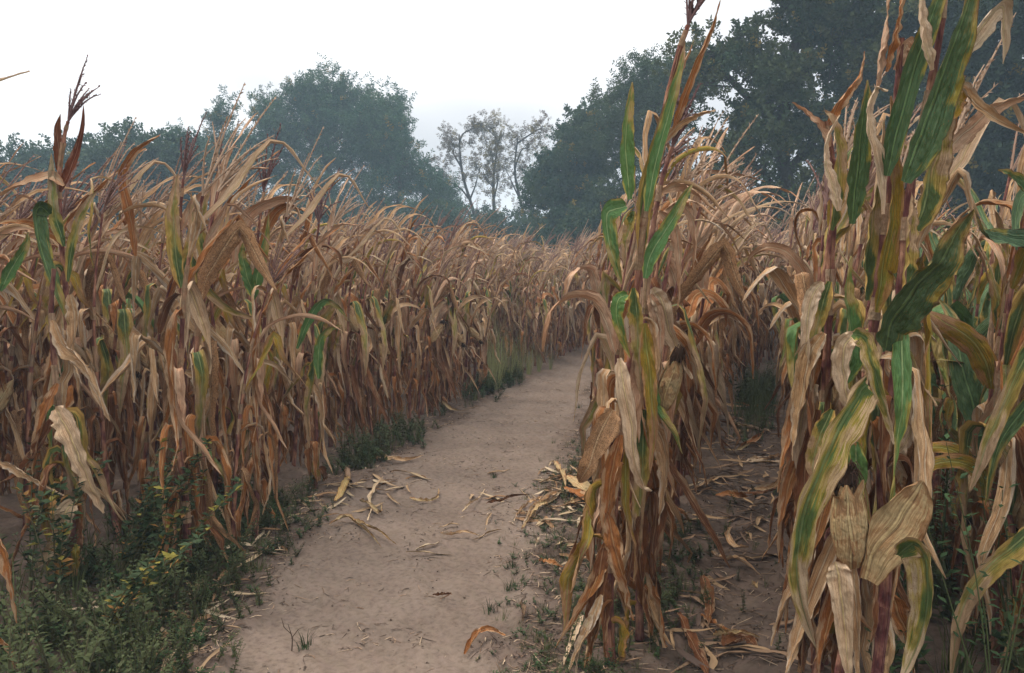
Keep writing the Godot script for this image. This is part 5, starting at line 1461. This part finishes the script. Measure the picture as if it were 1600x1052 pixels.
func litter() -> void:
	rng.seed = 1234
	fallen("grey broken corn stub standing out at the path's left edge", "broken_stalk", "sheath", [Vector3(-1.205, 0, -5.758), Vector3(-1.27, 0, -6.03), Vector3(-1.324, 0, -6.266)], 0.022, 0, 0, Color(0.8, 0.8, 0.8), "broken corn stalks")
	fallen("yellow husk lying below the grey stub", "fallen_husk", "husk", [Vector3(-1.211, 0, -5.81), Vector3(-1.202, 0, -5.589), Vector3(-1.195, 0, -5.384), Vector3(-1.204, 0, -5.265)], 0.12, 1.2, 0.4, Color(1.1, 1.05, 0.9))
	fallen("curled strip of a dry leaf right of the yellow husk", "fallen_leaf", "pale", [Vector3(-0.983, 0, -5.936), Vector3(-1.007, 0, -5.706), Vector3(-0.999, 0, -5.477), Vector3(-0.934, 0, -5.207), Vector3(-0.928, 0, -4.988)], 0.06, 1.7, 1.0)
	fallen("second curled strip beside the yellow husk", "fallen_leaf", "husk", [Vector3(-1.053, 0, -5.384), Vector3(-0.977, 0, -5.279), Vector3(-0.879, 0, -5.136), Vector3(-0.898, 0, -5.384)], 0.05, 1.7, 1.0)
	fallen("long yellow strap of leaf lying on the middle of the path", "fallen_leaf", "husk", [Vector3(-1.136, 0, -4.835), Vector3(-1.068, 0, -4.988), Vector3(-0.956, 0, -4.873), Vector3(-0.84, 0, -4.668), Vector3(-0.766, 0, -4.523)], 0.06, 1.4, 0.8)
	fallen("split yellow strap forking from the long one on the path", "fallen_leaf", "husk", [Vector3(-1.042, 0, -4.962), Vector3(-0.916, 0, -4.873), Vector3(-0.782, 0, -4.691), Vector3(-0.676, 0, -4.544)], 0.045, 1.5, 0.8)
	fallen("dry leaf strap crossing the path's left edge beyond the stub", "fallen_leaf", "tan", [Vector3(-1.179, 0, -6.612), Vector3(-1.041, 0, -6.522), Vector3(-0.897, 0, -6.522), Vector3(-0.757, 0, -6.704)], 0.09, 1.1, 0.8)
	fallen("short dry leaf beyond the strap on the left edge", "fallen_leaf", "husk", [Vector3(-0.814, 0, -9.102), Vector3(-0.678, 0, -8.773), Vector3(-0.552, 0, -8.694), Vector3(-0.422, 0, -8.934)], 0.09, 1.1, 0.8)
	fallen("pale bent leaf strip in the middle of the path", "fallen_leaf", "husk", [Vector3(-0.724, 0, -5.508), Vector3(-0.607, 0, -5.477), Vector3(-0.537, 0, -5.54), Vector3(-0.54, 0, -5.723)], 0.045, 1.5, 1.0)
	fallen("thin pale stick with a frayed end on the path", "fallen_leaf", "pale", [Vector3(-0.332, 0, -5.178), Vector3(-0.284, 0, -5.309), Vector3(-0.237, 0, -5.54), Vector3(-0.203, 0, -5.758)], 0.03, 2.2, 1.0)
	fallen("flat tan scrap of leaf on the right half of the path", "fallen_leaf", "tan", [Vector3(-0.436, 0, -4.715), Vector3(-0.369, 0, -4.715), Vector3(-0.28, 0, -4.715), Vector3(-0.167, 0, -4.611)], 0.05, 1.4, 1.0)
	fallen("brown leaf strip at the path's right edge", "fallen_leaf", "brown", [Vector3(-0.175, 0, -5.309), Vector3(-0.089, 0, -5.43), Vector3(0.023, 0, -5.54), Vector3(0.148, 0, -5.639)], 0.05, 1.5, 1.0)
	fallen("brown curled leaf near the bottom of the path", "fallen_leaf", "orange", [Vector3(-0.202, 0, -3.269), Vector3(-0.163, 0, -3.358), Vector3(-0.119, 0, -3.395), Vector3(-0.073, 0, -3.377), Vector3(-0.028, 0, -3.346)], 0.055, 1.1, 0.8)
	fallen("small dark loop of dry leaf on the path", "fallen_leaf", "brown", [Vector3(-0.391, 0, -3.791), Vector3(-0.351, 0, -3.846), Vector3(-0.303, 0, -3.846), Vector3(-0.308, 0, -3.783), Vector3(-0.351, 0, -3.768)], 0.02, 1.8, 0.5)
	fallen("grey leaf curl on the path's right edge", "fallen_leaf", "sheath", [Vector3(0.037, 0, -3.715), Vector3(0.054, 0, -3.621), Vector3(0.05, 0, -3.505)], 0.06, 1.7, 0.5, Color(0.5, 0.5, 0.5))
	fallen("pale husk strip in the pile left of the tall pair", "fallen_husk", "husk", [Vector3(0.364, 0, -6.544), Vector3(0.361, 0, -6.126), Vector3(0.384, 0, -5.846), Vector3(0.389, 0, -5.639)], 0.1, 0.9, 0.3, Color(1.15, 1.15, 1.1))
	fallen("long pale husk on top of the pile by the tall pair", "fallen_husk", "husk", [Vector3(0.405, 0, -5.81), Vector3(0.486, 0, -5.639), Vector3(0.562, 0, -5.477), Vector3(0.629, 0, -5.279)], 0.14, 0.7, 0.4, Color(1.15, 1.1, 1.05))
	fallen("brown leaf in the pile under the long pale husk", "fallen_leaf", "orange", [Vector3(0.371, 0, -5.508), Vector3(0.462, 0, -5.353), Vector3(0.564, 0, -5.279), Vector3(0.678, 0, -5.323)], 0.14, 0.9, 0.5)
	fallen("tan leaf at the back of the pile by the tall pair", "fallen_leaf", "tan", [Vector3(0.502, 0, -6.126), Vector3(0.584, 0, -5.936), Vector3(0.667, 0, -5.81), Vector3(0.768, 0, -5.672)], 0.14, 0.9, 0.5)
	fallen("curled husk end at the near side of the pile", "fallen_husk", "husk", [Vector3(0.43, 0, -5.508), Vector3(0.408, 0, -5.279), Vector3(0.423, 0, -5.136)], 0.07, 1.3, 0.5)
	fallen("long dry leaf reaching from the pile to the path", "fallen_leaf", "tan", [Vector3(0.315, 0, -5.477), Vector3(0.219, 0, -5.323), Vector3(0.135, 0, -5.136), Vector3(0.072, 0, -4.873)], 0.09, 1.4, 0.7)
	fallen("second dry leaf reaching from the pile to the path", "fallen_leaf", "husk", [Vector3(0.239, 0, -5.279), Vector3(0.178, 0, -5.136), Vector3(0.115, 0, -5.001), Vector3(0.059, 0, -4.786)], 0.07, 1.4, 0.7)
	fallen("thin leaf strip at the path side of the pile", "fallen_leaf", "tan", [Vector3(0.217, 0, -5.508), Vector3(0.133, 0, -5.384), Vector3(0.064, 0, -5.207), Vector3(0.012, 0, -4.91)], 0.06, 1.4, 0.7)
	fallen("upright pale strip among the edge weeds below the pile", "fallen_leaf", "pale", [Vector3(0.163, 0, -4.691), Vector3(0.149, 0, -4.523), Vector3(0.13, 0, -4.365)], 0.035, 1.6, 0.7)
	fallen("orange leaf scrap among the edge weeds", "fallen_leaf", "orange", [Vector3(0.145, 0, -4.172), Vector3(0.206, 0, -4.153), Vector3(0.273, 0, -4.126)], 0.06, 0.9, 0.7)
	fallen("pale leaf under the brown leaves of the tall pair", "fallen_leaf", "pale", [Vector3(0.309, 0, -3.538), Vector3(0.282, 0, -3.377), Vector3(0.251, 0, -3.229), Vector3(0.206, 0, -3.067)], 0.08, 1.0, 0.7)
	fallen("bright curled leaf standing in the furrow", "fallen_leaf", "tan", [Vector3(1.363, 0, -4.835), Vector3(1.276, 0, -4.6), Vector3(1.279, 0, -4.448), Vector3(1.348, 0, -4.406)], 0.09, 1.6, 0.7, Color(1.1, 1.1, 1.1))
	fallen("long tan leaf across the furrow", "fallen_leaf", "tan", [Vector3(1.132, 0, -4.417), Vector3(1.165, 0, -4.266), Vector3(1.237, 0, -4.172), Vector3(1.305, 0, -4.037)], 0.08, 1.4, 0.7)
	fallen("short thick leaf piece at the right side of the furrow", "fallen_leaf", "husk", [Vector3(1.225, 0, -3.926), Vector3(1.226, 0, -3.846)], 0.06, 1.5, 0.2)
	fallen("bright yellow leaf rolled lengthwise near the front of the furrow", "fallen_leaf", "husk", [Vector3(0.88, 0, -3.346), Vector3(0.936, 0, -3.316), Vector3(0.992, 0, -3.298), Vector3(1.065, 0, -3.287)], 0.07, 1.7, 0.3, Color(1.1, 1.05, 1))
	fallen("grey dark leaf lying flat in the near furrow", "fallen_leaf", "brown", [Vector3(0.977, 0, -3.951), Vector3(0.948, 0, -3.678), Vector3(0.883, 0, -3.44)], 0.11, 0.8, 0.7, Color(1.0, 1.1, 1.3))
	fallen("thin brown leaf curving through the near furrow", "fallen_leaf", "orange", [Vector3(0.886, 0, -3.607), Vector3(0.926, 0, -3.472), Vector3(0.986, 0, -3.377), Vector3(1.061, 0, -3.298)], 0.055, 1.3, 0.7)
	fallen("dark leaf strip from the row to the furrow's front", "fallen_leaf", "brown", [Vector3(0.766, 0, -3.538), Vector3(0.769, 0, -3.287), Vector3(0.777, 0, -3.093), Vector3(0.772, 0, -2.968)], 0.09, 1.0, 0.7, Color(1.3, 1.3, 1.4))
	fallen("dark flat leaf at the front of the furrow", "fallen_leaf", "brown", [Vector3(0.891, 0, -3.229), Vector3(0.988, 0, -3.287), Vector3(1.043, 0, -3.24)], 0.13, 0.6, 0.3)
	fallen("leaf strip halfway up the furrow's left side", "fallen_leaf", "tan", [Vector3(1.29, 0, -5.508), Vector3(1.42, 0, -5.672), Vector3(1.582, 0, -5.936), Vector3(1.583, 0, -5.672)], 0.07, 1.2, 0.5)
	for k in 14:
		var p := spot(r(-0.5, 0.05), 5.4 + 4.2 * rng.randf())
		var d := Vector3(r(-1, 1), 0, r(-0.6, 0.6)).normalized() * r(0.14, 0.3)
		fallen("dry leaf on the furrow floor, %s among those strewn along it" % ordinal(k + 1), "fallen_leaf", pick(["tan", "orange", "husk", "pale", "brown"]), [p - d, p - d * 0.3 + Vector3(0, 0, 0.05), p + d * 0.4, p + d + Vector3(0, 0, -0.05)], r(0.07, 0.11), r(0.8, 1.5), 0.8)
	# dead twig standing on the path
	var tw := MB.new()
	tw.tube([Vector3.ZERO, Vector3(0.005, 0.06, 0), Vector3(-0.01, 0.13, 0.01)], [0.003, 0.0025, 0.001], 4, Color(0.1, 0.07, 0.05))
	tw.tube([Vector3(0, 0.06, 0), Vector3(0.03, 0.1, 0), Vector3(0.05, 0.11, 0)], [0.002, 0.002, 0.001], 4, Color(0.1, 0.07, 0.05))
	tw.tube([Vector3(0, 0.08, 0), Vector3(-0.03, 0.11, 0), Vector3(-0.04, 0.15, 0)], [0.002, 0.002, 0.001], 4, Color(0.1, 0.07, 0.05))
	var to := part(numbered("dead_twig"), one(tw, mats.straw), self)
	to.position = on_ground(Vector3(-0.947, 0, -3.287))
	tag(to, "small dead twig standing on the near left of the path", "twig")
	# straw, chaff and crumbs of soil
	var bit := MB.new()
	bit.tube([Vector3(-0.5, 0.02, 0), Vector3(0, 0.05, 0.05), Vector3(0.5, 0.02, -0.03)], [0.03, 0.04, 0.015], 4, Color.WHITE)
	var flake := MB.new()
	blade(flake, smooth_path([Vector3(-0.5, 0.03, 0), Vector3(-0.1, 0.1, 0.08), Vector3(0.2, 0.06, 0), Vector3(0.5, 0.1, -0.1)], 9), {"w": 0.2, "curl": 1.2, "wave": 0.02, "face": Vector3.UP}, Color.WHITE, 3)
	var crumb := MB.new()
	var ball := []
	for i in 5:
		ball.append(Vector3(r(-0.1, 0.1), i * 0.22, r(-0.1, 0.1)))
	crumb.tube(ball, [0.05, 0.5, 0.62, 0.42, 0.03], 6, Color.WHITE)
	var shreds := []
	var shred_cols := []
	for i in 520:
		var p := Vector3.ZERO
		if i < 190:
			p = spot(-1.2 + rng.randfn(0, 0.3), 5.5 + rng.randfn(0, 0.6))
		elif i < 225:
			p = spot(-2.85 + rng.randfn(0, 0.2), r(3.9, 5.6))
		elif i < 330:
			var t2 := r(2.4, 4.2)
			p = spot(bounds(t2).x - absf(rng.randfn(0, 0.5)), t2)
		else:
			p = spot(-0.22 + rng.randfn(0, 0.22), r(2.6, 9.0))
		var l := r(0.12, 0.34)
		shreds.append(Transform3D(Basis(Vector3.UP, r(0, TAU)) * Basis(Vector3.RIGHT, r(-0.4, 0.4)) * Basis(Vector3.FORWARD, r(-0.15, 0.15)) * Basis.from_scale(Vector3(l, r(0.08, 0.2), r(0.07, 0.22))), on_ground(p) + Vector3(0, 0.006, 0)))
		shred_cols.append(pick([Color(0.36, 0.26, 0.155), Color(0.3, 0.2, 0.115), Color(0.22, 0.125, 0.065), Color(0.42, 0.32, 0.21)] if i < 330 else [Color(0.16, 0.1, 0.065), Color(0.24, 0.15, 0.09), Color(0.34, 0.22, 0.12), Color(0.12, 0.08, 0.06)]))
	var sets := [[], [], []]
	var cols := [[], [], []]
	for i in 26000:
		var t := 2.0 + 9.0 * pow(rng.randf(), 1.5)
		var b := bounds(t)
		var p := r(b.x - 0.5, b.y + 0.55)
		if rng.randf() < 0.35:
			p = (b.y + rng.randfn(0.15, 0.25)) if rng.randf() < 0.6 else (b.x + rng.randfn(-0.1, 0.2))
		if rng.randf() < 0.16:
			p = r(-0.55, 0.1)
		var at := on_ground(spot(p, t))
		var on := on_path(at.x, at.z)
		var k := rng.randi() % 3
		if rng.randf() < on * 0.85 - 1.6 * noise.get_noise_2d(at.x * 150.0, at.z * 150.0 + 300.0):
			continue
		var size: float = [r(0.02, 0.13), r(0.015, 0.07), r(0.003, 0.011)][k]
		if k < 2 and on > 0.5:
			size *= 0.9
		sets[k].append(Transform3D(Basis(Vector3.UP, r(0, TAU)) * Basis(Vector3.RIGHT, r(-0.2, 0.2)) * Basis.from_scale(Vector3(size, minf(size, 0.05) * (1.0 if k == 2 else 0.8), minf(size * (1.0 if k == 2 else 0.8), 0.055))), at + Vector3(0, 0.004, 0)))
		var c: Color = pick([Color(0.4, 0.29, 0.19), Color(0.26, 0.17, 0.11), Color(0.1, 0.065, 0.045), Color(0.07, 0.048, 0.035), Color(0.09, 0.06, 0.045), Color(0.16, 0.1, 0.065)])
		cols[k].append(c if k < 2 else soil(at.x, at.z) * r(0.75, 1.1))
	var all := base("straw_litter", Vector3.ZERO)
	tag(all, "bits of straw, leaf crumbs and soil crumbs strewn over the path", "litter", "", "stuff")
	scatter("leaf_shreds", one(flake, mats.straw), shreds, all, shred_cols)
	for k in 3:
		scatter(["straw_bits", "leaf_flakes", "soil_crumbs"][k], one([bit, flake, crumb][k], mats.straw), sets[k], all, cols[k])
